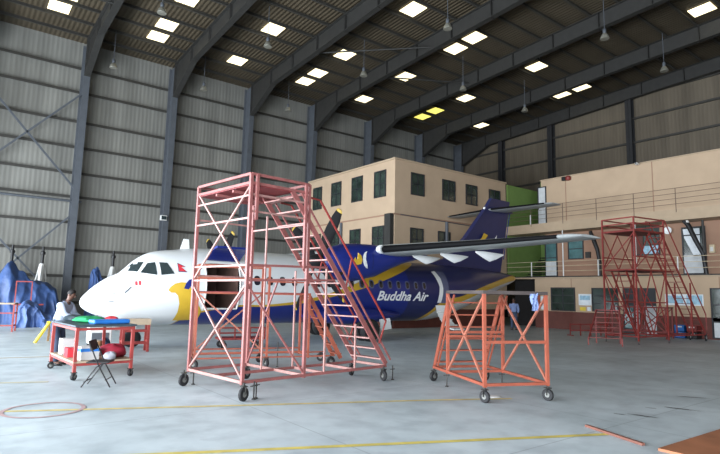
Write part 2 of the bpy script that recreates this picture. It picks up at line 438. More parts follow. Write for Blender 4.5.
# ================================================================== office block inside the hangar
def pane_window(root, p, u, nrm, w, h, mg='wglass', bars_x=1, bars_z=1, name='window'):
    """window: frame with a glass pane child. p = lower corner, u along the wall, nrm out of the wall"""
    p = Vector(p); u = Vector(u); nrm = Vector(nrm); up = Vector((0, 0, 1)); f = MB(); t = .06
    def bb(a, b_, c, d, m0, m1):
        vs = [p+u*x+up*z+nrm*y for y in (m0, m1) for z in (c, d) for x in (a, b_)]
        f.add(vs, [(0, 1, 3, 2), (4, 6, 7, 5), (0, 4, 5, 1), (2, 3, 7, 6), (0, 2, 6, 4), (1, 5, 7, 3)])
    bb(0, w, 0, t, -.02, .06); bb(0, w, h-t, h, -.02, .06); bb(0, t, t, h-t, -.02, .06); bb(w-t, w, t, h-t, -.02, .06)
    for i in range(bars_x): x = w*(i+1)/(bars_x+1); bb(x-.025, x+.025, t, h-t, -.01, .05)
    for i in range(bars_z): z = h*(i+1)/(bars_z+1); bb(t, w-t, z-.025, z+.025, -.01, .05)
    o = f.build(name, M['frame'], root)
    g = MB(); vs = [p+u*x+up*z+nrm*y for y in (.005, .02) for z in (t, h-t) for x in (t, w-t)]
    g.add(vs, [(0, 1, 3, 2), (4, 6, 7, 5), (0, 4, 5, 1), (2, 3, 7, 6), (0, 2, 6, 4), (1, 5, 7, 3)])
    g.build('pane', M[mg] if isinstance(mg, str) else mg, o)
    return o
ob = thing('office_block', 'three storey beige office block in the hangar corner behind the aircraft', 'building', (19.3, 21.9, 0))
b = MB(); b.box(0, 9.9, 0, 8.95, 1.02, 9.42); b.build('wall', M['beige'], ob)
MB().box(-.02, 9.6, -.02, 8.97, 0, 1.02).build('dado', M['maroon'], ob)
MB().box(-.06, 9.95, -.06, 9.0, 9.36, 9.46).build('parapet_cap', M['fascia'], ob)
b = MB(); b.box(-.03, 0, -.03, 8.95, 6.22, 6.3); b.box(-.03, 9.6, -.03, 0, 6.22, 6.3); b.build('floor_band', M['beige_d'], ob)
for y1, y0, z0, z1 in ((30.25, 29.2, 7.36, 8.88), (28.08, 27.0, 7.36, 8.9), (25.88, 24.8, 7.36, 8.9), (23.69, 22.64, 7.34, 8.9),
                       (30.3, 29.2, 4.3, 5.7), (28.14, 27.1, 4.3, 5.7), (25.98, 24.92, 4.3, 5.68), (23.8, 22.76, 4.3, 5.68)):
    pane_window(ob, (0, y1-21.9, z0), (0, -1, 0), (-1, 0, 0), y1-y0, z1-z0)
for x0, x1, z0, z1 in ((20.5, 21.56, 7.5, 8.8), (23.07, 24.2, 7.5, 8.78), (25.18, 26.26, 7.5, 8.78), (27.43, 28.58, 7.46, 8.77), (20.47, 21.5, 4.3, 5.6), (22.71, 23.76, 4.3, 5.6), (25.2, 26.3, 4.3, 5.6), (27.4, 28.5, 4.3, 5.6)):
    pane_window(ob, (x0-19.3, 0, z0), (1, 0, 0), (0, -1, 0), x1-x0, z1-z0)
MB().tube([(-.08, 4.95, 0), (-.08, 4.95, 6.2)], .09).build('drainpipe', M['steel'], ob)
b = MB(); b.box(-.28, 0, .05, .55, 0, 6.28); b.build('service_duct', M['steel_dark'], ob)
b = MB(); b.tube([(.4, -.06, 6.26), (9.5, -.06, 6.1)], .025, 6); b.tube([(4.1, -.08, 0), (4.1, -.08, 6.2)], .1); b.build('drainpipe', M['steel'], ob)

# ================================================================== long workshop building with walkways
wb = thing('workshop_building', 'long beige workshop building with railed walkways on two upper floors', 'building', (29, 0, 0))
YE, YS = 19.65, -6.0                              # far end of the walls, near end
def q2(v): return 1.041*v
def qz(z): return 1.8+(z-1.8)*1.041
b = MB(); b.box(0, 9.5, YS, YE, 1.02, 3.0)
b.build('ground_floor_wall', M['beige'], wb)
MB().box(-.02, 9.5, YS, YE, 0, 1.03).build('dado', M['maroon'], wb)
MB().box(-.1, 9.5, YS, 21.85, 2.96, 3.1).build('walkway_slab', M['fascia'], wb)
MB().box(-.11, -.1, YS, 21.85, 3.05, 3.11).build('slab_edge', M['steel_dark'], wb)
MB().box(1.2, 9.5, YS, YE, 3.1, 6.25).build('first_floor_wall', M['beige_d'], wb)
MB().box(-.05, 9.5, YS, 21.85, 5.84, 6.4).build('walkway_fascia', M['fascia'], wb)
MB().box(1.2, 9.5, YS, YE+.2, 6.4, 9.4).build('top_floor_wall', M['beige'], wb)
MB().box(1.15, 9.5, YS, YE+.25, 9.38, 9.44).build('parapet_cap', M['fascia'], wb)
b = MB()
for y in (18.1, 12.9, 7.5): b.box(1.18, 1.2, y-.02, y+.02, 6.4, 9.4)
for y in (17.2, 9.6): b.box(-.012, 0, y-.02, y+.02, 1.03, 2.96)
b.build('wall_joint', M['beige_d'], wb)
# green stairwell
b = MB(); b.box(4.0, 4.1, YE, 21.88, 0, 9.4); b.box(.25, 4.0, 21.8, 21.86, 3.1, 5.84); b.box(.25, 4.0, 21.8, 21.86, 6.4, 9.3); b.box(1.2, 4.0, YE-.02, YE+.03, 3.1, 6.2); b.box(1.2, 4, YE+.2, YE+.23, 6.4, 9.3); b.build('stairwell_wall', M['green'], wb)
b = MB(); b.box(1.0, 1.05, YE+.05, 21.85, 0, 2.95); b.build('stairwell_shade_panel', M['dkinside'], wb)  # solid dark panel; the gloom of the opening is put into its colour
b = MB()
for i in range(9): b.bar((2.2+.2*i, 20.2, 3.2+.17*i), (2.2+.2*i, 21.7, 3.2+.17*i), .24, .06)
b.build('stair_flight', M['dkinside'], wb)
# ground-floor openings (plane x = 29)
W = (-1, 0, 0); U = (0, -1, 0)
pane_window(wb, (0, 18.53, 1.06), U, W, 1.56, 1.38, 'wglass', 1, 2); pane_window(wb, (0, 15.95, 1.1), U, W, 1.5, 1.32, 'wglass', 1, 2)
MB().box(-.015, .0, 17.0, 18.5, 1.1, 1.5).build('window_film', M['wglass_t'], wb)
MB().box(-.015, .0, 14.5, 15.9, 1.15, 1.55).build('window_film', M['paper_blue'], wb)
o = MB().box(-.03, .02, 12.5, 14.2, .04, 2.42).build('doorway', M['frame'], wb)
MB().box(-.05, -.03, 13.35, 13.62, .06, 1.5).build('door_leaf', M['door_white'], o)
MB().box(-.05, -.03, 12.52, 13.12, .06, 1.5).build('door_leaf', M['door_white'], o)
MB().box(-.05, -.03, 13.15, 13.32, .04, 2.4).build('door_post', M['maroon'], o)
MB().box(-.05, -.03, 13.66, 14.12, .3, 1.5).build('pane', M['wglass_t'], o)
o = pane_window(wb, (0, 10.01, .05), U, W, 1.2, 2.38, 'wglass', 0, 2, 'door')
MB().box(-.05, -.02, 8.9, 9.92, .1, .8).build('door_panel', M['door_white'], o)
pane_window(wb, (0, 8.3, 1.1), U, W, 1.5, 1.32, 'wglass', 1, 1)
# first floor (plane x = 30.2)
def dr(y1, y0, z0, z1, name, glass, panel, nb=1):
    o = pane_window(wb, (1.2, q2(y1), qz(z0)), U, W, q2(y1-y0), (z1-z0)*1.041, glass, 0, nb, name)
    if panel:
        MB().box(1.13, 1.16, q2(y0)+.06, q2(y1)-.06, qz(z0)+.06, qz(z0)+(z1-z0)*.42).build('door_panel', M[panel], o)
    return o
dr(18.87, 18.05, 3.1, 5.35, 'door', 'wglass_t', 'door_white')
dr(17.33, 16.36, 4.08, 5.3, 'window', 'wglass_t', None)
o = dr(13.61, 12.18, 4.12, 5.75, 'window', 'wglass', None, 0)
MB().box(1.13, 1.16, q2(12.25), q2(13.5), qz(4.2), qz(4.62)).build('curtain', M['paper_blue'], o)
MB().box(1.12, 1.15, q2(13.0), q2(13.45), qz(4.2), qz(5.6)).build('curtain', M['maroon'], o)
o = dr(11.12, 10.06, 3.1, 5.45, 'door', 'wglass', 'door_white', 0)
MB().prism([(11.05, 5.35), (10.3, 5.35), (10.3, 4.0), (10.6, 4.0), (11.0, 4.9)], 1.13, 1.15, lambda p, d: (d, q2(p[0]), qz(p[1]))).build('curtain', M['paper'], o)
MB().box(1.11, 1.13, q2(10.1), q2(11.08), qz(5.0), qz(5.06)).build('transom', M['frame'], o)
# top floor
dr(19.3, 18.7, 6.3, 8.7, 'door', 'door_white', 'door_white')
# railings
def railing(label, z0, zs_, posts, y0, y1, mr, mp, pr=.035):
    t = bpy.data.objects.new('walkway_railing', None); C.objects.link(t); t.parent = wb; t.location = (0, y0, z0)
    for z in zs_: MB().tube([(-.05, YS-y0, z-z0), (-.05, y1-y0, z-z0)], .014, 6).build('rail', mr, t)
    for y, h in posts: MB().tube([(-.05, y-y0, -.15), (-.05, y-y0, h)], pr, 8).build('post', mp, t)
railing('grey pipe railing with white posts along the lower walkway of the workshop building', 3.1, (3.42, 3.72, 4.0), [(19.83, .9), (17.65, 2.75), (15.5, .9), (13.39, 2.75), (11.36, .9), (9.3, .9)], 19.9, 21.8, M['grille'], M['white_d'])
railing('thin brown pipe railing along the top walkway of the workshop building', 6.4, (6.68, 6.95, 7.22, 7.49), [(19.8, 1.1), (17.6, 1.1), (15.5, 1.1), (13.4, 1.1), (11.3, 1.1), (9.2, 1.1)], 19.9, 21.8, M['dado_rail'], M['dado_rail'], .02)
MB().tube([(29-.06, 19.83, 6.4), (29-.06, 19.83, 7.0)], .04).build('railing_stub', M['white_d'], None).parent = wb
bpy.data.objects['railing_stub'].location = (-29, 0, 0)
# fittings and things on the wall
def onwall(name, label, cat, m, y0, y1, z0, z1, x=29, t=.12, bevel=.0):
    o = MB().box(0, t, 0, y1-y0, 0, z1-z0).build(name, m, bevel=bevel); o.location = (x-t, y0, z0)
    return tag(o, label, cat)
onwall('junction_box', 'small dark box on the lower walkway wall beside the small teal window', 'box', M['steel_dark'], q2(15.94), q2(16.22), qz(4.12), qz(4.47), 30.2)
o = onwall('air_conditioner', 'small beige box fixed to the wall right of the door with white curtain', 'box', M['grille'], q2(9.67), q2(9.9), qz(4.1), qz(4.5), 30.2, .18, .02)
MB().box(-.01, 0, .05, .18, .08, .3).build('panel', M['white_d'], o)
t = thing('wall_dish', 'white rounded dish on the wall beneath the top walkway', 'dish', (30.15, q2(11.71), qz(5.34)))
MB().lathe([(.02, -.06), (.16, -.08), (.2, -.14), (.19, -.15), (.02, -.1)], ax='x', n=20).build('dish', M['white'], t, True)
MB().tube([(-.06, 0, 0), (.05, 0, -.02)], .03).build('bracket', M['steel_dark'], t)
o = onwall('wall_poster', 'white and pale blue notice on the wall between the two ground floor windows', 'poster', M['paper'], 15.99, 16.76, 1.43, 2.07, 29, .02)
MB().box(-.004, 0, .08, .69, .3, .55).build('print', M['paper_blue'], o)
o = onwall('wall_banner', 'long pale blue banner on the ground floor wall behind the red scaffold stair', 'banner', M['paper'], 10.32, 12.06, 1.57, 2.12, 29, .02)
MB().box(-.004, 0, .05, .75, .06, .5).build('print', M['paper_blue'], o); MB().box(-.004, 0, .9, 1.65, .1, .48).build('print', M['paper_blue'], o)
onwall('notice_sheet', 'small yellow notice below the pale blue wall notice', 'notice', M['yellow'], 16.35, 16.7, 1.12, 1.32, 29, .015)
onwall('notice_sheet', 'small white notice on the wall next to the yellow one', 'notice', M['paper'], 16.05, 16.25, 1.12, 1.34, 29, .015)
onwall('wall_poster', 'white notice with a dark square on the far ground floor wall', 'poster', M['paper'], 18.75, 19.25, 1.1, 1.9, 29, .02)
tag(MB().box(28.96, 29, 19.28, 19.62, 1.1, 2.0).build('orange_panel', M['orange']), 'orange panel on the far ground floor wall beside the stairwell', 'panel')
t = thing('alarm_beacon', 'red alarm beacon at the top of the beige workshop wall', 'beacon', (30.1, q2(17.15), qz(8.95)))
MB().lathe([(.05, -.15), (.15, -.12), (.17, .05), (.1, .14)], n=14).build('lens', M['red'], t, True)
MB().box(-.1, .1, .15, .4, -.12, .12).build('horn', M['black'], t)
t = thing('security_camera', 'small security camera at the top of the beige wall above the red scaffold', 'camera', (30.1, q2(13.05), qz(9.05)))
MB().box(-.25, .0, -.06, .06, -.05, .05).build('body', M['white_d'], t); MB().tube([(0, 0, 0), (.1, 0, .1)], .03).build('bracket', M['steel_dark'], t)
MB().tube([(-.27, 0, 0), (-.25, 0, 0)], .04).build('lens', M['black'], t)
t = thing('flexible_duct', 'thick black hose hanging by the door with the white curtain', 'hose', (29.4, 10.1, 3.1))
MB().tube([(0, 1.05, 2.75), (0, .85, 2.5), (0, .55, 1.7), (0, .25, 1.0), (0, .16, .0)], [.1, .12, .11, .1, .1], 10).build('hose', M['black'], t, True)
MB().bar((-.4, .1, 2.95), (-.4, .9, 3.1), .06, .06).build('bracket', M['steel_dark'], t)
MB().lathe([(.08, 0), (.1, .1), (.06, .2)], (0, .9, 2.55), n=10).build('insulator', M['white_d'], t, True)
MB().tube([(0, .2, 2.7), (0, .22, 0)], .06).build('downpipe', M['steel_dark'], t)
t = thing('flexible_duct', 'thick black hose hanging beside the small teal walkway window', 'hose', (29.4, 15.4, 3.1))
MB().tube([(0, .75, 2.6), (0, .6, 2.2), (0, .35, 1.5), (0, .25, .8), (0, .25, .0)], [.1, .12, .11, .1, .1], 10).build('hose', M['black'], t, True)
MB().bar((-.3, .3, 2.75), (-.3, .8, 2.75), .06, .06).build('bracket', M['steel_dark'], t)
def crate(label, y, z, m, g='stacked crates by the workshop wall'):
    o = thing('storage_crate', label, 'crate', (28.4, y, z), 0, g)
    b = MB(); b.box(0, .5, 0, .48, 0, .02); b.box(0, .02, 0, .48, 0, .3); b.box(.48, .5, 0, .48, 0, .3); b.box(0, .5, 0, .02, 0, .3); b.box(0, .5, .46, .48, 0, .3)
    b.build('body', m, o); MB().box(-.02, .0, .12, .36, .2, .26).build('handle', M['white_d'], o)
crate('blue crate on the floor by the maroon wall, lower of two', 11.0, 0, M['crate']); crate('blue crate stacked on another by the maroon wall', 11.0, .32, M['crate'])
crate('black crate with a red rim by the maroon wall, beside the blue crates', 10.45, 0, M['black']); crate('dark crate on top of the black one beside the blue crates', 10.45, .32, M['dkred'])
# ================================================================== the aircraft
K=.95; PX,PY,PZ=3.26,18.05,1.92
ST=[# s, top, bot, halfwidth
(0.0,-.56,-.56,.0),(0.04,-.43,-.68,.13),(0.15,-.28,-.79,.25),(0.4,-.03,-.93,.42),(0.8,.27,-1.06,.64),(1.12,.42,-1.15,.80),(1.5,.80,-1.2,.97),(1.9,1.09,-1.25,1.11),(2.2,1.2,-1.29,1.19),(2.6,1.27,-1.31,1.28),(3.0,1.32,-1.32,1.35),(3.5,1.39,-1.33,1.40),(4.2,1.43,-1.33,1.43),(8,1.43,-1.33,1.43),(14.6,1.43,-1.33,1.43),(16,1.43,-1.2,1.42),(17.5,1.42,-.82,1.34),(19,1.38,-.34,1.08),(20.5,1.30,.15,.72),(21.8,1.2,.55,.38),(22.5,1.1,.8,.16),(22.67,1.0,.93,.03)]
def _tang(xs,ys):
    n=len(xs); d=[(ys[i+1]-ys[i])/(xs[i+1]-xs[i]) for i in range(n-1)]; m=[0]*n
    m[0]=d[0];m[-1]=d[-1]
    for i in range(1,n-1):
        m[i]=0 if d[i-1]*d[i]<=0 else 2*d[i-1]*d[i]/(d[i-1]+d[i])
    return m
XS=[a[0] for a in ST]; YS=[[a[j] for a in ST] for j in (1,2,3)]; MS=[_tang(XS,y) for y in YS]
def prof(s):
    s=min(max(s,0),XS[-1]); i=0
    while i<len(XS)-2 and s>XS[i+1]: i+=1
    h=XS[i+1]-XS[i]; t=(s-XS[i])/h; r=[]
    for y,m in zip(YS,MS):
        r.append((2*t**3-3*t*t+1)*y[i]+(t**3-2*t*t+t)*h*m[i]+(-2*t**3+3*t*t)*y[i+1]+(t**3-t*t)*h*m[i+1])
    return r
def skin(s,w):
    tp,bt,hw=prof(s); c=(tp+bt)/2; h=(tp-bt)/2
    q=max(-1,min(1,(w-c)/h)); return hw*math.sqrt(max(0,1-q*q))
def A3(s, t, w): return (K*s, -K*t, PZ+K*w)
plane = thing('turboprop_airliner', 'white and blue twin turboprop airliner with gold trim parked nose toward the workbench', 'aircraft', (PX, PY, 0))
DHOLE = (3.6, 4.84)
def fuselage_mat():
    m = bpy.data.materials.new('airliner_livery'); m.use_nodes = True
    nt = m.node_tree; N = nt.nodes; L = nt.links; b = N['Principled BSDF']; b.inputs['Roughness'].default_value = .28
    tc = N.new('ShaderNodeTexCoord'); sx = N.new('ShaderNodeSeparateXYZ'); L.new(tc.outputs['Object'], sx.inputs[0])
    def math_(op, a, v):
        n = N.new('ShaderNodeMath'); n.operation = op
        for i, x in enumerate((a, v)):
            if hasattr(x, 'default_value') or hasattr(x, 'is_linked'): L.new(x, n.inputs[i])
            else: n.inputs[i].default_value = x
        return n.outputs[0]
    s = math_('DIVIDE', sx.outputs[0], K*25)                       # 0..1 along 25 units
    w = math_('DIVIDE', math_('SUBTRACT', sx.outputs[2], PZ), K)
    def curve(pts):
        n = N.new('ShaderNodeFloatCurve'); cm = n.mapping; c = cm.curves[0]
        for i, (x, y) in enumerate(pts):
            x, y = x/25, (y+3)/6
            if i < 2: c.points[i].location = (x, y)
            else: c.points.new(x, y)
        for p in c.points: p.handle_type = 'AUTO'
        cm.extend = 'HORIZONTAL'; cm.update(); L.new(s, n.inputs['Value'])
        return math_('SUBTRACT', math_('MULTIPLY', n.outputs[0], 6), 3)
    def step(a, bb): return math_('GREATER_THAN', a, bb)
    up = curve([(0, -2.6), (2.4, -1.9), (3.2, -1.0), (4.94, -.66), (5.8, -.66), (6.55, -.62), (7.39, -.54), (8.26, -.38), (9.43, -.12), (10.4, .12), (11.39, .42), (12.86, .92), (13.88, 1.3), (15.0, 1.7), (25, 2.8)])
    wid = curve([(0, .12), (8, .14), (10, .3), (11.2, .46), (12.5, .46), (14, .42), (25, .4)])
    lo = curve([(0, -2.9), (13.6, -2.0), (14.6, -1.2), (15.35, -.62), (16.4, -.45), (18.0, 0.0), (20.3, .5), (22.2, .82), (25, 1.1)])
    def mix(f, c1, c2):
        n = N.new('ShaderNodeMixRGB'); L.new(f, n.inputs[0])
        for i, c in ((1, c1), (2, c2)):
            if isinstance(c, tuple): n.inputs[i].default_value = lin(c)+(1,)
            else: L.new(c, n.inputs[i])
        return n.outputs[0]
    col = mix(step(math_('ADD', up, wid), w), (208, 211, 212), (190, 154, 46))
    nav = mix(step(s, 13/25), (30, 42, 114), (34, 39, 82))
    col = mix(step(up, w), col, nav)
    col = mix(step(math_('ADD', lo, .30), w), col, (190, 152, 50))
    col = mix(step(lo, w), col, (188, 188, 186))
    L.new(col, b.inputs['Base Color'])
    return m
liv = fuselage_mat()
# skin of the fuselage, with the forward cargo doorway left open
ss = sorted(set([a[0] for a in ST]+[.08, .25, .6, .95, 1.3, 1.7, 2.05, 2.4, 2.8, 3.25, 3.6, 3.85, 4.2, 4.5, 4.84]+[5.2+.5*i for i in range(35)]))
ss = [x for x in ss if x <= 22.67]
NR = 72; b = MB(); vs = []
for s in ss:
    tp, bt, hw = prof(s)
    for k in range(NR):
        a = k*2*PI/NR; vs.append(A3(s, hw*math.cos(a), (tp+bt)/2+(tp-bt)/2*math.sin(a)))
fs = []
for i in range(len(ss)-1):
    hole = ss[i] >= DHOLE[0]-.01 and ss[i+1] <= DHOLE[1]+.01
    for k in range(NR):
        if hole and (k < 7 or k >= NR-7): continue
        fs.append((i*NR+k, i*NR+(k+1) % NR, (i+1)*NR+(k+1) % NR, (i+1)*NR+k))
fs.append(tuple(range((len(ss)-1)*NR, len(ss)*NR)))
fus = b.add(vs, fs).build('fuselage', liv, plane, True)
b = MB()                                                            # open hold behind the doorway
x0, x1 = 3.55, 4.9
b.add([A3(x0, 1.08, -.76), A3(x1, 1.08, -.76), A3(x1, 1.08, .86), A3(x0, 1.08, .86), A3(x0, -.9, -.76), A3(x1, -.9, -.76), A3(x1, -.9, .86), A3(x0, -.9, .86)],
      [(0, 1, 5, 4), (2, 3, 7, 6), (0, 4, 7, 3), (1, 2, 6, 5), (4, 5, 6, 7)])
b.build('cargo_hold', M['bay'], plane)
def conform(name, m, polys, parent, eps=.012, cuts=3, side=1, surf=None):
    """flat outlines in (s, w) laid on the curved skin"""
    bm = bmesh.new()
    for pl in polys:
        f = bm.faces.new([bm.verts.new((p[0], p[1], 0)) for p in pl])
    bmesh.ops.triangulate(bm, faces=bm.faces[:])
    for _ in range(cuts):
        es = [e for e in bm.edges if e.calc_length() > .12]
        if not es: break
        bmesh.ops.subdivide_edges(bm, edges=es, cuts=1); bmesh.ops.triangulate(bm, faces=bm.faces[:])
    for v in bm.verts:
        s, w = v.co.x, v.co.y
        v.co = A3(s, side*((surf or skin)(s, w)+eps), w)
    me = bpy.data.meshes.new(name); bm.to_mesh(me); bm.free(); me.materials.append(m)
    for p in me.polygons: p.use_smooth = True
    o = bpy.data.objects.new(name, me); C.objects.link(o); o.parent = parent
    return o
def rrect(cx, cy, w, h, r, n=4):
    pts = []
    for k, (sx, sy) in enumerate(((1, 1), (-1, 1), (-1, -1), (1, -1))):
        for i in range(n+1):
            a = (k+i/n)*PI/2; pts.append((cx+sx*(w/2-r)+r*math.cos(a), cy+sy*(h/2-r)+r*math.sin(a)))
    return pts
for side in (1, -1):
    for pl in ([(1.21, .49), (1.50, .79), (1.72, .80), (1.50, .46)], [(1.57, .43), (1.80, .76), (2.02, .80), (2.04, .37)], [(2.14, .80), (2.38, .79), (2.56, .43), (2.16, .37)]):
        conform('cockpit_window', M['glass'], [pl], plane, .015, 3, side)
    for s in (5.49, 6.01, 6.54, 7.05, 7.6, 8.15, 8.66, 9.2, 9.75):
        conform('cabin_window', M['porthole'], [rrect(s, .29, .24, .34, .1)], plane, .012, 2, side)
    for s in (10.3, 10.82, 11.34, 11.85, 12.35, 12.88, 13.41, 13.93):
        o = conform('cabin_window', M['ring'], [rrect(s, .31, .27, .38, .12)], plane, .010, 2, side)
        conform('pane', M['porthole'], [rrect(s, .31, .17, .28, .08)], o, .018, 2, side)
# raised cargo door: a curved panel hinged along the top of the doorway
b = MB(); rings = []
for i in range(7):
    u = i/6; t = 1.18+1.0*u; w = .93+.42*math.sin(u*PI/2)*.9+.0
    rings.append((t, w))
vs = []
for (t, w) in rings:
    for s in DHOLE: vs += [A3(s, t, w), A3(s, t, w+.07)]
for i in range(6):
    a = i*4; e = a+4
    b.add([vs[a], vs[a+2], vs[e+2], vs[e], vs[a+1], vs[a+3], vs[e+3], vs[e+1]], [(0, 1, 2, 3), (4, 5, 6, 7), (0, 1, 5, 4), (1, 2, 6, 5), (2, 3, 7, 6), (3, 0, 4, 7)])
tag(b.build('cargo_door', M['blue'], plane), 'blue cargo door raised over the dark opening')
b = MB()
for s in DHOLE: b.tube([A3(s, skin(s, w), w) for w in [-.72+.156*i for i in range(11)]], .03)
for w in (-.73, .86): b.tube([A3(DHOLE[0], skin(4, w), w), A3(DHOLE[1], skin(4, w), w)], .03)
b.build('door_frame', M['white_d'], plane)
# marks on the nose
def flagpoly(cx, cy, k): return [(cx, cy+.13*k), (cx+.22*k, cy+.02*k), (cx+.09*k, cy+.01*k), (cx+.25*k, cy-.14*k), (cx, cy-.14*k)]
conform('flag_mark', M['navy'], [flagpoly(2.69, .65, 1.15)], plane, .012); conform('flag_mark', M['red_cloth'], [flagpoly(2.705, .65, .95)], plane, .017)
conform('access_panel', M['white_d'], [rrect(1.42, .04, .62, .42, .05)], plane, .006)
conform('emblem', M['red_cloth'], [rrect(1.45, .08, .07, .14, .02), rrect(1.55, .09, .07, .14, .02)], plane, .014)
conform('latch', M['steel'], [[(1.13, -.22), (1.16, -.26), (1.34, -.05), (1.3, -.02)]], plane, .014)
conform('probe', M['steel'], [rrect(.85, -.25, .12, .03, .012), rrect(.8, -.52, .14, .03, .012)], plane, .014)
# golden bird on the forward fuselage
conform('bird_emblem', M['gold'], [[(2.38, -.12), (2.44, -.02), (2.58, .10), (2.76, .15), (2.95, .14), (3.06, .0), (3.2, -.25), (3.42, -.6), (3.58, -.8), (3.58, -1.12), (2.76, -1.14), (2.80, -.85), (2.78, -.55), (2.70, -.3), (2.6, -.2), (2.48, -.2)]], plane, .012, 4)
conform('bird_crest', M['blue'], [[(2.86, -.06), (2.92, .12), (3.02, .24), (3.1, .26), (3.08, .05), (3.02, -.08)]], plane, .018)
# lettering
def lettering(txt, x, y, size, m, shear=.28, sx=1.):
    cu = bpy.data.curves.new('lettering', 'FONT'); cu.body = txt; cu.size = size; cu.shear = shear; cu.offset = .012*size/.5; cu.resolution_u = 3
    o = bpy.data.objects.new('lettering', cu); C.objects.link(o)
    dg = bpy.context.evaluated_depsgraph_get(); me = bpy.data.meshes.new_from_object(o.evaluated_get(dg))
    bpy.data.objects.remove(o); bpy.data.curves.remove(cu)
    bm = bmesh.new(); bm.from_mesh(me); bmesh.ops.triangulate(bm, faces=bm.faces[:])
    for _ in range(2):
        es = [e for e in bm.edges if e.calc_length() > .15]
        if es: bmesh.ops.subdivide_edges(bm, edges=es, cuts=1); bmesh.ops.triangulate(bm, faces=bm.faces[:])
    w0 = max(v.co.x for v in bm.verts)-min(v.co.x for v in bm.verts)
    for v in bm.verts:
        s = x+v.co.x*sx/w0; w = y+v.co.y
        v.co = A3(s, skin(s, w)+.014, w)
    bm.to_mesh(me); bm.free(); me.materials.clear(); me.materials.append(m); me.name = 'lettering'
    o = bpy.data.objects.new('lettering', me); C.objects.link(o); o.parent = plane
    return o
lettering('Buddha Air', 11.12, -.36, .56, M['white'], sx=3.05)
# antenna on the roof of the cabin
b = MB(); b.prism([(3.1, 1.3), (3.22, 1.72), (3.4, 1.72), (3.45, 1.3)], -.02, .02, lambda p, d: A3(p[0], d, p[1])); b.build('antenna', M['white'], plane)
# wing, tip to tip
def foil(s0, chord, w, th, t, n=11):
    up = []; dn = []
    for i in range(n):
        x = (1-math.cos(PI*i/(n-1)))/2
        y = 5*th*(.2969*math.sqrt(x)-.126*x-.3516*x*x+.2843*x**3-.1036*x**4)
        up.append((x, y)); dn.append((x, -y*.8))
    ring = up[::-1]+dn[1:-1]
    return [A3(s0+x*chord, t, w+y*chord) for x, y in ring]
wing_sec = [(8.52, 2.57, 1.45, .18, 0), (8.52, 2.57, 1.45, .18, 4.6), (9.1, 1.9, 1.48, .15, 8.6), (9.44, 1.35, 1.52, .12, 11.3), (9.62, 1.05, 1.53, .08, 11.58)]
def wingring(sec, sg): return foil(sec[0], sec[1], sec[2], sec[3], sg*sec[4])
b = MB(); b.loft([wingring(s, -1) for s in wing_sec[::-1]]+[wingring(s, 1) for s in wing_sec[1:]]); b.build('wing', M['wing_grey'], plane, True)
def bootring(sec, sg, c0=.045, g=1.03):
    s0, ch, w, th, t = sec; pts = []
    for i in range(7):
        x = c0*(1-i/6)**2; y = 5*th*(.2969*math.sqrt(x)-.126*x-.3516*x*x)
        pts.append(A3(s0+x*ch-.012, sg*t, w+y*ch*g+.008))
    for i in range(1, 7):
        x = c0*(i/6)**2; y = -.8*5*th*(.2969*math.sqrt(x)-.126*x-.3516*x*x)
        pts.append(A3(s0+x*ch-.012, sg*t, w+y*ch*g-.008))
    return pts
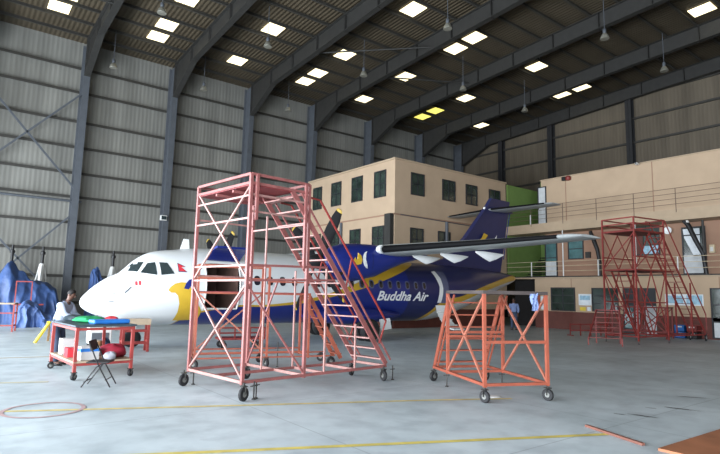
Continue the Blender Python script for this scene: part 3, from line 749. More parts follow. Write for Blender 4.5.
for sg in (1, -1):
    b = MB(); b.loft([bootring((8.55, 2.52, 1.45, .18, 4.75), sg), bootring(wing_sec[2], sg), bootring((9.41, 1.4, 1.515, .125, 11.0), sg)], caps=False, close=False)
    b.build('deicing_boot', M['boot'], plane, True)
    b = MB(); b.loft([bootring((8.50, 2.6, 1.45, .18, 4.5), sg, .06, 1.1), bootring((8.53, 2.56, 1.45, .18, 4.70), sg, .06, 1.1)], caps=False, close=False); b.build('leading_edge_cuff', M['white'], plane, True)
    for t in (5.05, 6.4, 7.9):
        s0 = 10.2+.02*t; w0 = 1.4
        b = MB(); rings = []
        for x, h, c in ((-.55, .03, 1.28), (-.2, .11, 1.22), (.12, .16, 1.16), (.45, .11, 1.2), (.85, .02, 1.27)):
            rings.append([A3(s0+x, sg*t+.075*math.cos(a)*(h/.2), c+h*math.sin(a)) for a in [2*PI*k/10 for k in range(10)]])
        b.loft(rings); b.build('flap_fairing', M['white'], plane, True)
    # nacelle
    b = MB(); rings = []
    for s, hh, hw_, c in ((6.42, .2, .2, .93), (6.55, .36, .30, .92), (6.85, .52, .40, .93), (7.3, .64, .48, .96), (7.9, .66, .52, .99), (8.7, .58, .53, 1.08), (9.3, .44, .5, 1.2), (10.0, .28, .42, 1.3), (10.7, .16, .3, 1.36), (11.4, .05, .1, 1.40)):
        rings.append([A3(s, sg*4.05+hw_*(abs(math.cos(a))**.8)*(1 if math.cos(a) > 0 else -1), c+hh*math.sin(a)) for a in [2*PI*k/28 for k in range(28)]])
    b.loft(rings); nac = b.build('nacelle', M['blue'], plane, True)
    def nskin(s, w):
        import bisect
        R = [(6.42, .2, .2, .93), (6.55, .36, .30, .92), (6.85, .52, .40, .93), (7.3, .64, .48, .96), (7.9, .66, .52, .99), (8.7, .58, .53, 1.08), (9.3, .44, .5, 1.2), (10.0, .28, .42, 1.3)]
        i = min(max(bisect.bisect([r[0] for r in R], s)-1, 0), len(R)-2); u = (s-R[i][0])/(R[i+1][0]-R[i][0])
        hh, hw_, c = [R[i][j]+(R[i+1][j]-R[i][j])*u for j in (1, 2, 3)]
        q = max(-1, min(1, (w-c)/hh)); return 4.05+hw_*(math.sqrt(1-q*q))**.8
    cres = []
    for k in range(13):
        a = PI/2+PI*k/12; cres.append((8.1+.24*math.cos(a), 1.06+.3*math.sin(a)))
    for k in range(13):
        a = 3*PI/2-PI*k/12; cres.append((8.12+.13*math.cos(a), 1.06+.3*math.sin(a)))
    conform('crescent_emblem', M['white'], [cres[:13]+cres[14:25]], nac, .014, 3, sg, nskin)
    conform('bird_emblem', M['gold'], [[(7.45, .98), (7.6, .86), (7.8, .9), (7.84, 1.05), (7.8, 1.2), (7.68, 1.3), (7.72, 1.12), (7.6, 1.02), (7.55, 1.14)]], nac, .014, 3, sg, nskin)
    conform('panel_seam', M['navy'], [[(8.3, .75), (8.33, .75), (8.33, 1.3), (8.3, 1.3)]], nac, .006, 3, sg, nskin)
    conform('air_intake', M['dkinside'], [rrect(7.0, .55, .3, .12, .05)], nac, .01, 2, sg, nskin)
    # propeller at rest
    h = MB(); h.lathe([(.02, -.42), (.12, -.36), (.2, -.22), (.24, 0), (.24, .12)], (0, 0, 0), 'x', 20)
    ctr = A3(6.32, sg*4.05, .93)
    h.v = [(x+ctr[0], y+ctr[1], z+ctr[2]) for x, y, z in h.v]
    prop = h.build('propeller', M['black'], plane, True)
    for k in range(4):
        a = math.radians(52 if sg == 1 else 48)+k*PI/2
        d = Vector((0, -math.cos(a), math.sin(a))); side = Vector((0, math.sin(a), math.cos(a))); ax = Vector((1, 0, 0))
        def blade(r0, r1, prof_):
            bb = MB(); rings = []
            for r, c_, tw in prof_:
                tw = -math.radians(tw); e = side*math.cos(tw)+ax*math.sin(tw); f = side*-math.sin(tw)+ax*math.cos(tw)
                base = Vector(ctr)+d*r
                rings.append([base+e*c_*.5*math.cos(q)+f*(.018+c_*.05)*math.sin(q) for q in [2*PI*j/10 for j in range(10)]])
            bb.loft(rings); return bb
        bl = blade(0, 1, ((.16, .14, 30), (.4, .24, 28), (.8, .40, 24), (1.2, .42, 20), (1.6, .36, 18), (1.86, .26, 17))).build('blade', M['boot'], prop, True)
        tag(blade(0, 1, ((1.86, .26, 17), (1.92, .22, 17), (1.95, .12, 17))).build('blade_tip', M['tip'], bl, True), 'yellow blade tip')
    # landing gear
    b = MB(); rings = []
    for s, hh, hw_, c in ((7.6, .05, .1, -1.0), (8.4, .24, .42, -1.02), (9.4, .34, .62, -1.03), (10.6, .36, .66, -1.03), (11.6, .26, .5, -1.0), (12.6, .05, .1, -.98)):
        rings.append([A3(s, sg*1.15+hw_*math.cos(a), c+hh*math.sin(a)) for a in [2*PI*k/20 for k in range(20)]])
    b.loft(rings); b.build('gear_fairing', M['blue'], plane, True)
    g = MB(); g.tube([A3(10.1, sg*1.5, -1.1), A3(10.3, sg*1.75, -1.55)], .08); g.tube([A3(10.3, sg*1.5, -1.55), A3(10.3, sg*2.1, -1.55)], .06)
    gear = g.build('main_gear', M['white_d'], plane, True)
    for dt in (1.55, 2.0):
        w = MB(); w.lathe([(.2, -.13), (.36, -.13), (.43, -.07), (.43, .07), (.36, .13), (.2, .13)], (0, 0, 0), 'y', 24)
        p = A3(10.3, sg*dt, 0); w.v = [(x+p[0], y+p[1], z+.43) for x, y, z in w.v]; w.build('tyre', M['rubber'], gear, True)
    b = MB(); b.prism([(11.0, -1.15), (11.55, -1.1), (11.65, -1.55), (11.1, -1.6)], .9, .94, lambda p, d: A3(p[0], sg*(d+.85), p[1])); b.build('gear_door', M['white'], plane)
# nose gear
g = MB(); g.tube([A3(1.62, 0, -1.15), (K*1.62, 0, .3)], .06); g.tube([(K*1.62, -.24, .27), (K*1.62, .24, .27)], .04)
gear = g.build('nose_gear', M['white_d'], plane, True)
for y in (-.2, .2):
    w = MB(); w.lathe([(.12, -.08), (.22, -.08), (.27, -.04), (.27, .04), (.22, .08), (.12, .08)], (K*1.62, y, .27), 'y', 20); w.build('tyre', M['rubber'], gear, True)
for sg in (-1, 1):
    b = MB(); b.prism([(1.0, -1.12), (1.7, -1.18), (1.7, -1.5), (1.05, -1.45)], .3, .32, lambda p, d: A3(p[0], sg*d, p[1])); b.build('gear_door', M['white'], plane)
# wing to fuselage fairing
b = MB(); rings = []
for s, hh, hw_ in ((7.6, .05, .3), (8.3, .3, .95), (9.4, .42, 1.2), (11, .4, 1.15), (12.2, .22, .8), (13.2, .04, .3)):
    rings.append([A3(s, hw_*math.cos(a), 1.22+hh*math.sin(a)) for a in [2*PI*k/20 for k in range(20)]])
b.loft(rings); b.build('wing_fairing', M['navy'], plane, True)
# fin and tailplane
b = MB(); fin = [(15.2, 1.35, .05), (16.7, 1.78, .08), (18.3, 3.0, .15), (20.15, 4.95, .13), (20.5, 5.4, .10), (22.25, 5.4, .02), (22.15, 4.9, .02), (21.3, 1.15, .02), (19.5, 1.2, .2), (17, 1.3, .12)]
for sg in (1, -1):
    b.add([A3(s, sg*t, w) for s, w, t in fin], [tuple(range(len(fin)))])
n = len(fin); b.f += [(i, (i+1) % n, n+(i+1) % n, n+i) for i in range(n)]; b.mi += [0]*n
finob = b.build('fin', M['navy'], plane)
b = MB(); b.bar(A3(21.62, 0, 2.0), A3(22.3, 0, 4.9), .03, .03); b.build('rudder_hinge', M['blue'], finob)
for sg in (1, -1):
    f = lambda s, w: .15
    conform('bird_emblem', M['gold'], [[(19.0, 2.75), (19.5, 2.7), (20.05, 3.25), (19.7, 3.35), (19.5, 3.05)]], finob, .02, 2, sg, lambda s, w: .16)
    conform('crescent_emblem', M['white'], [[(20.15, 2.95), (20.3, 2.7), (20.75, 3.0), (20.85, 3.35), (20.6, 3.05)]], finob, .02, 2, sg, lambda s, w: .15)
tail_sec = [(20.15, 1.75, 4.72, .11, 0), (20.75, 1.1, 4.74, .10, 3.5), (20.95, .75, 4.75, .07, 3.65)]
b = MB(); b.loft([wingring(s, -1) for s in tail_sec[::-1]]+[wingring(s, 1) for s in tail_sec[1:]]); b.build('tailplane', M['wing_grey'], plane, True)
for sg in (1, -1):
    b = MB(); b.loft([bootring((20.2, 1.7, 4.72, .11, .25), sg), bootring((20.7, 1.15, 4.74, .10, 3.3), sg)], caps=False, close=False); b.build('deicing_boot', M['boot'], plane, True)
b = MB(); b.loft([[A3(s, r*math.cos(a), 4.78+r*math.sin(a)) for a in [2*PI*k/14 for k in range(14)]] for s, r in ((19.95, .03), (20.2, .14), (20.9, .18), (21.8, .17), (22.5, .04))]); b.build('tail_fairing', M['navy'], plane, True)
MB().lathe([(.01, -.1), (.06, -.06), (.07, 0)], A3(20.0, 0, 4.78), 'x', 12).build('beacon', M['white'], plane, True)
# rear doorway and the folded-down stair door
conform('rear_doorway', M['ring'], [rrect(15.25, .28, .6, 1.5, .12)], plane, .012, 4)
conform('door_frame', M['white'], [[(14.72, 1.0), (14.98, 1.04), (15.12, .7), (15.16, .2), (15.1, -.45), (14.84, -.45), (14.92, .3)]], plane, .02, 4)
b = MB(); R = []
for i in range(9):
    u = i/8; R.append((1.38+1.15*u**1.5, -.62-1.02*math.sin(u*PI/2)))
for s0, s1 in ((14.72, 15.4),):
    for (t, w), (t2, w2) in zip(R, R[1:]):
        v = [A3(s, tt, ww) for tt, ww in ((t, w), (t2, w2)) for s in (s0, s1)]; v2 = [(p[0], p[1]+.02, p[2]+.05) for p in v]
        b.add(v+v2, [(0, 1, 3, 2), (4, 5, 7, 6), (0, 1, 5, 4), (2, 3, 7, 6), (0, 2, 6, 4), (1, 3, 7, 5)])
ad = b.build('airstair_door', M['white'], plane)
for i in (2, 4, 6):
    t, w = R[i]; MB().bar(A3(14.76, t-.05, w+.12), A3(15.36, t-.05, w+.12), .2, .03).build('step', M['white_d'], ad)
# ================================================================== big access dock with stairs
DA = (4.07, 8.41)
dk = thing('access_dock', 'tall faded red access dock on wheels with a long stair, beside the aircraft', 'scaffold', (*DA, 0), math.radians(6.5))
L_, W_ = 1.30, 1.90
for u, v, z1 in ((0, 0, 3.86), (L_, 0, 3.86), (0, W_, 3.86), (L_, W_, 3.86)):
    MB().bar((u, v, .26), (u, v, z1), .055, .055).build('post', M['dock'], dk)
MB().bar((.11, -.03, 3.05), (.11, -.03, 3.86), .05, .05).build('post', M['dock'], dk)
MB().bar((L_-.1, -.03, 2.25), (L_-.1, -.03, 3.86), .05, .05).build('post', M['dock'], dk)
MB().box(0, L_-.35, 0, W_, 3.66, 3.69).build('deck', M['dock_deck'], dk); MB().box(L_-.35, L_, .95, W_, 3.66, 3.69).build('deck', M['dock_deck'], dk)
P3 = lambda a, b_: (a, b_)
for p, q in (((0, 0, 3.86), (0, W_, 3.86)), ((0, 0, 3.86), (L_, 0, 3.86)), ((L_, 0, 3.86), (L_, W_, 3.86)), ((0, W_, 3.86), (L_, W_, 3.86)), ((0, 0, 3.7), (0, W_, 3.7)), ((0, 0, 3.7), (L_, 0, 3.7)), ((L_, 0, 3.7), (L_, W_, 3.7)),
             ((0, .6, 3.62), (L_, .6, 3.62)), ((0, 1.2, 3.62), (L_, 1.2, 3.62))):
    MB().bar(p, q, .048, .048).build('rail', M['dock'], dk)
for p, q in (((0, 0, 3.48), (0, W_, 3.48)), ((0, 0, 3.08), (0, W_, 3.08)), ((0, 0, 2.26), (0, W_, 2.26)), ((0, 0, 2.0), (0, W_, 2.0)), ((0, 0, 3.2), (L_, 0, 3.2)), ((0, 0, 3.5), (L_, 0, 3.5)),
             ((0, W_, 2.1), (L_, W_, 2.1)), ((L_, 0, 3.1), (L_, W_, 3.1)), ((0, W_, 3.2), (L_, W_, 3.2))):
    MB().bar(p, q, .032, .032).build('rail', M['dock_pale'], dk)
for p, q in (((0, 0, 2.26), (1.8, 0, 2.3)), ((0, 0, 2.0), (2.0, 0, 2.06)), ((L_, W_, 2.05), (L_, 0, 2.05))):
    MB().bar(p, q, .04, .04).build('rail', M['dock'], dk)
for p, q in (((0, 0, 2.03), (0, W_, 3.72)), ((0, 0, 3.66), (0, W_, 2.03)), ((0, 0, .33), (0, W_, 1.9)), ((0, 0, 1.95), (0, W_, .33)), ((0, 0, 1.95), (L_, 0, .33)), ((0, W_, .33), (L_, W_, 2.0)), ((L_, W_, .33), (L_, .93, 2.0))):
    MB().bar(p, q, .03, .03).build('brace', M['dock_pale'] if p[0] == q[0] == 0 else M['dock'], dk)
E_ = 3.52
for p, q in (((0, 0, .3), (0, W_, .3)), ((0, 0, .3), (E_, 0, .3)), ((0, .93, .3), (E_, .93, .3)), ((0, W_, .3), (L_, W_, .3)), ((L_, 0, .3), (L_, W_, .3)), ((1.8, 0, .3), (1.8, .93, .3)), ((2.6, 0, .3), (2.6, .93, .3)), ((E_, 0, .3), (E_, .93, .3))):
    MB().bar(p, q, .05, .05).build('base_rail', M['dock_pale'] if p[1] != q[1] else M['dock'], dk)
for u, v, z1 in ((1.79, 0, 2.3), (1.0, .93, 3.3), (1.75, .93, 2.25), (2.6, 0, 1.2), (2.6, .93, 1.2)):
    MB().bar((u, v, .3), (u, v, z1), .03, .03).build('post', M['dock_pale'], dk)
stairs(dk, (.90, 0, 3.68), (3.52, 0, .34), (.90, .93, 3.68), (3.52, .93, .34), 15, M['dock'], M['dock_pale'])
for v in (0, .93):
    MB().tube([(L_, v, 3.62), (1.58, v, 3.6), (3.50, v, 1.24), (3.3, v, .78)], .022).build('handrail', M['red'], dk)
    MB().tube([(2.3, v, 1.88), (2.45, v, 2.5)], .018).build('handrail_stay', M['red'], dk)
    MB().bar((1.08, v, 3.72), (3.66, v, .42), .03, .03).build('side_rail', M['dock'], dk)
for p, yw in (((-.1, W_-.02), .25), ((.0, -.06), .3), ((3.42, -.03), 1.3), ((3.40, .93), .4), ((L_, W_), .3)): caster(dk, p, .115, yw, .3)
for p in ((.12, W_+.02), (.22, -.03), (.3, .02), (3.68, -.05)): jack(dk, p)

# ---- smaller orange stand behind it
st = thing('access_stand', 'orange access stand with guard rails and steep ladder behind the tall red dock', 'scaffold', (4.72, 12.3, 0), math.radians(-17))
L2, W2, ZD = 2.72, .9, 1.80
for u, v, z1 in ((0, 0, 2.42), (0, W2, 2.42), (1.68, 0, 2.42), (1.68, W2, 2.42), (L2, 0, ZD), (L2, W2, ZD)):
    MB().bar((u, v, .2), (u, v, z1), .05, .05).build('post', M['orange'], st)
MB().box(0, L2, 0, W2, ZD-.04, ZD).build('deck', M['dock_deck'], st)
for p, q in (((0, 0, 2.42), (1.68, 0, 2.42)), ((0, W2, 2.42), (1.68, W2, 2.42)), ((0, 0, 2.12), (1.68, 0, 2.12)), ((0, W2, 2.12), (1.68, W2, 2.12)), ((1.68, 0, 2.06), (L2, 0, 2.06)), ((0, 0, 2.42), (0, W2, 2.42)), ((0, 0, 1.76), (L2, 0, 1.76)), ((0, W2, 1.76), (L2, W2, 1.76)),
             ((0, 0, .36), (L2, 0, .36)), ((0, W2, .36), (L2, W2, .36)), ((0, 0, .24), (L2+.7, 0, .24)), ((0, W2, .24), (L2+.7, W2, .24)), ((0, 0, .24), (0, W2, .24)), ((L2, 0, .24), (L2, W2, .24))):
    MB().bar(p, q, .036, .036).build('rail', M['orange'], st)
for p, q in (((0, 0, 1.75), (1.68, 0, .3)), ((0, W2, .3), (1.68, W2, 1.75)), ((0, 0, .3), (0, W2, 1.7)), ((0, W2, .3), (0, 0, 1.7))):
    MB().bar(p, q, .035, .035).build('brace', M['orange_pale'], st)
stairs(st, (L2+.02, .1, 1.72), (3.62, .1, .16), (L2+.02, .75, 1.72), (3.62, .75, .16), 7, M['orange'], M['orange'])
for p in ((0, 0), (0, W2), (1.68, 0), (1.68, W2), (L2+.6, 0), (L2+.6, W2)): caster(st, p, .11, random.uniform(0, 3), .24)
jack(st, (1.95, .0), .6)

# ---- orange step platform in front of the tail
sp = thing('step_platform', 'orange step platform on wheels with dark deck, in front of the aircraft tail', 'scaffold', (7.47, 6.09, 0), math.radians(-23.5))
U3, V3, Z3 = 1.22, 1.56, 1.88
MB().box(-.03, U3+.03, -.03, V3+.03, Z3-.03, Z3+.03).build('deck', M['deck_grey'], sp)
for u, v in ((0, 0), (U3, 0), (0, V3), (U3, V3)):
    MB().bar((u, v, .26), (u, v, Z3-.03), .055, .055).build('post', M['orange'], sp)
for p, q in (((0, 0, 1.02), (U3, 0, 1.02)), ((0, V3, 1.08), (U3, V3, 1.08)), ((0, 0, .3), (U3, 0, .3)), ((0, V3, .3), (U3, V3, .3)), ((0, 0, .3), (0, 2.3, .3)), ((U3, 0, .3), (U3, 2.3, .3)), ((0, 2.3, .3), (U3, 2.3, .3)), ((0, V3-.03, 1.0), (U3, V3-.03, 1.0))):
    MB().bar(p, q, .05, .05).build('rail', M['orange'], sp)
for u in (0, U3):
    for p, q in (((u, 0, .32), (u, V3, Z3-.06)), ((u, V3, .32), (u, 0, Z3-.06))):
        MB().bar(p, q, .036, .036).build('brace', M['orange_pale'], sp)
stairs(sp, (.03, V3, Z3-.08), (.03, 2.34, .28), (U3-.03, V3, Z3-.08), (U3-.03, 2.34, .28), 6, M['orange'], M['orange'])
for u in (.03, U3-.03): MB().bar((u, V3-.25, Z3-.05), (u, 2.14, .34), .03, .03).build('side_rail', M['orange'], sp)
for p, yw in (((0, 0), 2.0), ((U3, 0), 2.1), ((0, 2.3), .4), ((U3, 2.3), .5)): caster(sp, p, .105, yw, .3)
for p in ((0, V3+.05), (U3, V3+.05)): jack(sp, p)
def cloth(name, label, m, p, w, h, rz=0):
    b = MB(); nx, nz = 6, 8; vs = []
    for j in range(nz+1):
        for i in range(nx+1):
            x = (i/nx-.5)*w*(1-.35*j/nz); vs.append((x, .03*math.sin(i*2.2+j*.7), -h*j/nz+.02*math.sin(i*3.)))
    b.add(vs, [(j*(nx+1)+i, j*(nx+1)+i+1, (j+1)*(nx+1)+i+1, (j+1)*(nx+1)+i) for j in range(nz) for i in range(nx)])
    o = b.build(name, m, None, True); o.location = p; o.rotation_euler = (0, 0, rz)
    return tag(o, label, 'cloth')
cloth('hanging_cloth', 'pale blue cloth hanging from the near end of the orange platform deck', M['shirt_b'], (8.33, 5.66, 1.87), .16, .3, -.5)

# ---- far red scaffold tower before the workshop
fr = thing('scaffold_tower', 'tall dull red scaffold tower with railed top deck standing before the workshop building', 'scaffold', (22.5, 10.45, 0), math.radians(-9))
LU, LV = 2.05, 1.5
for u in (0, LU):
    for v in (0, LV): MB().bar((u, v, .12), (u, v, 5.25), .055, .055).build('post', M['red'], fr)
MB().box(0, LU, 0, LV, 4.66, 4.74).build('deck', M['dkred'], fr); MB().box(0, LU+.6, 0, LV, 3.02, 3.08).build('deck', M['dkred'], fr)
for v in (0, LV):
    for z in (5.25, 5.0): MB().bar((0, v, z), (LU, v, z), .05, .05).build('rail', M['red'], fr)
    for z in (.3, 1.7, 3.6): MB().bar((0, v, z), (LU, v, z), .05, .05).build('rail', M['red'], fr)
    for u in (0, LU/2):
        MB().bar((u, v, 3.1), (u+LU/2, v, 4.65), .032, .032).build('brace', M['red'], fr); MB().bar((u+LU/2, v, 3.1), (u, v, 4.65), .032, .032).build('brace', M['red'], fr)
        MB().bar((u, v, .4), (u+LU/2, v, 3.0), .032, .032).build('brace', M['red'], fr); MB().bar((u+LU/2, v, .4), (u, v, 3.0), .032, .032).build('brace', M['red'], fr)
for u in (0, LU):
    for z in (5.25, 5.0, .3): MB().bar((u, 0, z), (u, LV, z), .05, .05).build('rail', M['red'], fr)
    MB().bar((u, 0, .4), (u, LV, 3.0), .032, .032).build('brace', M['red'], fr); MB().bar((u, LV, 3.1), (u, 0, 4.6), .032, .032).build('brace', M['red'], fr)
stairs(fr, (LU, .1, 4.66), (5.0, .1, .35), (LU, .8, 4.66), (5.0, .8, .35), 18, M['red'], M['dkred'])
for v in (.1, .8): MB().tube([(LU, v, 5.3), (LU+.25, v, 5.3), (5.1, v, 1.2), (5.1, v, .5)], .025).build('handrail', M['red'], fr)
MB().bar((4.0, .1, .3), (4.0, .1, 2.6), .05, .05).build('post', M['red'], fr); MB().bar((4.0, .8, .3), (4.0, .8, 2.6), .05, .05).build('post', M['red'], fr)
for v in (.1, .8): MB().bar((LU, v, .3), (5.2, v, .3), .06, .06).build('base_rail', M['red'], fr)
stairs(fr, (.4, LV-.1, 3.0), (1.9, LV-.1, .3), (.4, LV-.8, 3.0), (1.9, LV-.8, .3), 10, M['red'], M['dkred'])
for u, v in ((0, 0), (LU, 0), (0, LV), (LU, LV)): jack(fr, (u, v), .3, M['black'])
for u, v in ((5.0, .1), (5.0, .8)): caster(fr, (u, v), .16, .3, .3, M['white_d'])
# ---- low red step stand left of it
ls = thing('step_stand', 'low dull red step stand with wide treads left of the tall scaffold tower', 'scaffold', (20.25, 11.35, 0), math.radians(-61))
stairs(ls, (.35, 1.2, 1.35), (.0, .0, .2), (1.2, 1.2, 1.35), (1.2, .0, .2), 6, M['dkred'], M['dkred'])
for u, v, z in ((.3, 1.2, 1.35), (1.2, 1.2, 1.35), (0, 0, .3), (1.2, 0, .3)): MB().bar((u, v, .0), (u, v, z), .05, .05).build('post', M['dkred'], ls)
MB().box(.3, 1.2, 1.2, 1.55, 1.33, 1.37).build('deck', M['dkred'], ls)
for u in (.3, 1.2): MB().bar((u, 1.55, 0), (u, 1.55, 1.35), .05, .05).build('post', M['dkred'], ls)
# ---- dark red barrier frame further along
bf = thing('barrier_frame', 'low dark red barrier frame on the floor by the maroon workshop wall', 'barrier', (24.4, 14.6, 0), math.atan2(-1.0, 1.9))
for z in (.25, .55): MB().bar((0, 0, z), (2.2, 0, z), .05, .05).build('rail', M['dkred'], bf)
for u in (0, .55, 1.1, 1.65, 2.2): MB().bar((u, 0, 0), (u, 0, .6), .04, .04).build('post', M['dkred'], bf)
for u in (0, 2.2): MB().bar((u, -.25, .02), (u, .25, .02), .05, .04).build('foot', M['dkred'], bf)
# ---- low work stand behind the tower
lw = thing('work_stand', 'low dark red braced work stand between the scaffold tower and the doorway', 'scaffold', (26.4, 13.5, 0), math.radians(-83))
for u in (0, 1.2, 2.4):
    for v in (0, 1.0): MB().bar((u, v, 0), (u, v, 1.45), .06, .06).build('post', M['dkred'], lw)
MB().box(-.05, 2.45, -.05, 1.05, 1.42, 1.48).build('deck', M['dkred'], lw)
for v in (0, 1.0):
    MB().bar((0, v, .3), (2.4, v, .3), .05, .05).build('rail', M['dkred'], lw)
    for u in (0, 1.2):
        MB().bar((u, v, .3), (u+1.2, v, 1.4), .04, .04).build('brace', M['dkred'], lw); MB().bar((u+1.2, v, .3), (u, v, 1.4), .04, .04).build('brace', M['dkred'], lw)
# ---- red trolley under the aircraft
tr = thing('low_trolley', 'low red equipment trolley on the floor beneath the white fuselage', 'trolley', (6.95, 16.1, 0), math.radians(-12))
MB().box(0, 1.45, 0, .7, .28, .34).build('bed', M['red'], tr)
for z in (.5, .66): MB().tube([(0, 0, z), (1.45, 0, z)], .025).build('rail', M['red'], tr)
for u in (0, .48, .97, 1.45): MB().bar((u, 0, .3), (u, 0, .68), .04, .04).build('post', M['red'], tr)
for p in ((.15, .06), (1.3, .06), (.15, .64), (1.3, .64)): caster(tr, p, .11, .2, .28)

# ================================================================== workbench group
bn = thing('workbench', 'tall red framed workbench on casters with a dark top, beside the aircraft nose', 'bench', (2.17, 11.95, 0), math.radians(3.5))
BW, BD, BH = 1.08, 2.0, 1.08
for u, v in ((0, 0), (BW, 0), (0, BD), (BW, BD)):
    MB().bar((u, v, .16), (u, v, BH-.05), .06, .06).build('leg', M['bench_red'], bn); caster(bn, (u, v), .07, random.uniform(0, 3), .17)
MB().box(-.06, BW+.06, -.06, BD+.06, BH-.05, BH-.01).build('bench_top', M['slate'], bn, bevel=.01)
MB().box(-.03, BW+.03, -.03, BD+.03, .33, .36).build('lower_shelf', M['wood'], bn)
for p, q in (((0, 0, .3), (BW, 0, .3)), ((0, BD, .3), (BW, BD, .3)), ((0, 0, .3), (0, BD, .3)), ((BW, 0, .3), (BW, BD, .3)), ((0, 0, BH-.09), (BW, 0, BH-.09)), ((0, 0, BH-.09), (0, BD, BH-.09)), ((BW, 0, BH-.09), (BW, BD, BH-.09)), ((0, BD, BH-.09), (BW, BD, BH-.09))):
    MB().bar(p, q, .045, .05).build('rail', M['bench_red'], bn)
def blob(name, label, cat, m, p, rx, ry, rz_, seed=1, amp=.22, flat=.0, rot=0):
    """soft lump: cloth, bag"""
    random.seed(seed); b = MB(); nu, nv = 18, 10; vs = []
    ph = [random.uniform(0, 6) for _ in range(6)]
    for j in range(nv+1):
        th = PI*j/nv
        for i in range(nu):
            a = 2*PI*i/nu
            k = 1+amp*(.5*math.sin(3*a+ph[0]+2*th)+.35*math.sin(5*a+ph[1]-3*th)+.3*math.sin(2*th*2+ph[2]+a))
            z = math.cos(th)*rz_
            vs.append((rx*math.sin(th)**.8*math.cos(a)*k, ry*math.sin(th)**.8*math.sin(a)*k, max(-rz_*.92, z*(1+.15*math.sin(4*a+ph[3]))) ))
    fs = [(j*nu+i, j*nu+(i+1) % nu, (j+1)*nu+(i+1) % nu, (j+1)*nu+i) for j in range(nv) for i in range(nu)]
    b.add(vs, fs); o = b.build(name, m, None, True); o.location = (p[0], p[1], p[2]+rz_*.92); o.rotation_euler = (0, 0, rot)
    return tag(o, label, cat)
BT = BH-.008; BX, BY = 2.17, 11.95
blob('folded_cloth', 'crumpled green cloth lying on the dark benchtop', 'cloth', M['green_cloth'], (BX+.45, BY+.95, BT), .3, .34, .07, 3)
o = MB().box(-.38, .38, -.16, .16, 0, .09).build('tool_tray', M['blue_plastic'], bevel=.03); o.location = (BX+.72, BY+.42, BT); o.rotation_euler = (0, 0, .1)
tag(o, 'bright blue plastic tray on the front of the benchtop', 'tray')
blob('folded_cloth', 'red cloth at the far end of the benchtop behind the blue tray', 'cloth', M['red_cloth'], (BX+.98, BY+1.15, BT), .14, .2, .06, 5)
blob('folded_cloth', 'dark grey cloth heap on the benchtop before the man', 'cloth', M['slate'], (BX+.3, BY+1.66, BT), .2, .25, .07, 8)
blob('folded_cloth', 'pale cloth at the far corner of the dark benchtop', 'cloth', M['pale_cloth'], (BX+.8, BY+1.65, BT), .1, .16, .06, 9)
SH = .362
def carton(label, x, y, w, d, h, m, mt=None, rz=0):
    t = MB().box(-w/2, w/2, -d/2, d/2, 0, h).build('carton', m, bevel=.01); t.location = (BX+x, BY+y, SH); t.rotation_euler = (0, 0, rz)
    if mt: MB().box(-w/2-.004, w/2+.004, -d/2-.004, d/2+.004, h*.62, h*.86).build('printed_band', mt, t)
    return tag(t, label, 'box')
carton('red and white carton on the lower bench shelf at the left end', .13, .9, .2, .3, .19, M['red_cloth'])
carton('white carton with a blue band on the lower bench shelf', .30, .28, .36, .3, .27, M['carton'], M['blue_plastic'], .05)
carton('plain white carton at the back of the lower bench shelf', .2, 1.5, .3, .3, .34, M['carton'])
t = MB().lathe([(.09, 0), (.1, .01), (.1, .3), (.095, .31)], n=18).build('paint_can', M['tan'], None, True); t.location = (BX+.62, BY+.85, SH); tag(t, 'tan cylindrical can standing on the lower bench shelf', 'can')
MB().lathe([(.1, .305), (.1, .325), (.02, .33)], n=18).build('lid', M['wood'], t)
blob('duffel_bag', 'crimson soft bag lying on the lower bench shelf', 'bag', M['crimson'], (BX+.83, BY+.42, SH), .28, .26, .14, 11, .12)
blob('plastic_bag', 'pale grey bag beside the crimson bag on the lower bench shelf', 'bag', M['pale_cloth'], (BX+.66, BY+.02, SH), .13, .08, .08, 12, .2)
for o in C.objects:
    if o.name.split('.')[0] in ('folded_cloth', 'tool_tray', 'carton', 'paint_can', 'duffel_bag', 'plastic_bag') and o.parent is None:
        a = math.radians(3.5); dx, dy = o.location.x-BX, o.location.y-BY
        o.location.x = BX+dx*math.cos(a)-dy*math.sin(a); o.location.y = BY+dx*math.sin(a)+dy*math.cos(a); o.rotation_euler.z += a
# folding chair
ch = thing('folding_chair', 'black metal folding chair standing in front of the red workbench', 'chair', (2.42, 11.12, 0), math.radians(-28))
for v in (-.2, .2):
    MB().tube([(.29, v, .0), (.05, v, .42), (-.14, v, .84)], .013).build('leg', M['black'], ch)
    MB().tube([(-.22, v*.9, .0), (.02, v*.9, .36), (.14, v*.9, .44)], .013).build('leg', M['black'], ch)
MB().box(-.16, .24, -.2, .2, .43, .46).build('seat', M['seat_black'], ch, bevel=.012)
b = MB(); b.add([(x+dx, v, z) for dx in (0, .018) for (x, z) in ((-.10, .66), (-.145, .84)) for v in (-.2, .2)], [(0, 1, 3, 2), (4, 6, 7, 5), (0, 4, 5, 1), (2, 3, 7, 6), (0, 2, 6, 4), (1, 5, 7, 3)]); b.build('backrest', M['seat_black'], ch)
for p in ((.2, .13), (-.17, .1)): MB().tube([(p[0], -.2, p[1]), (p[0], .2, p[1])], .01).build('stretcher', M['black'], ch)

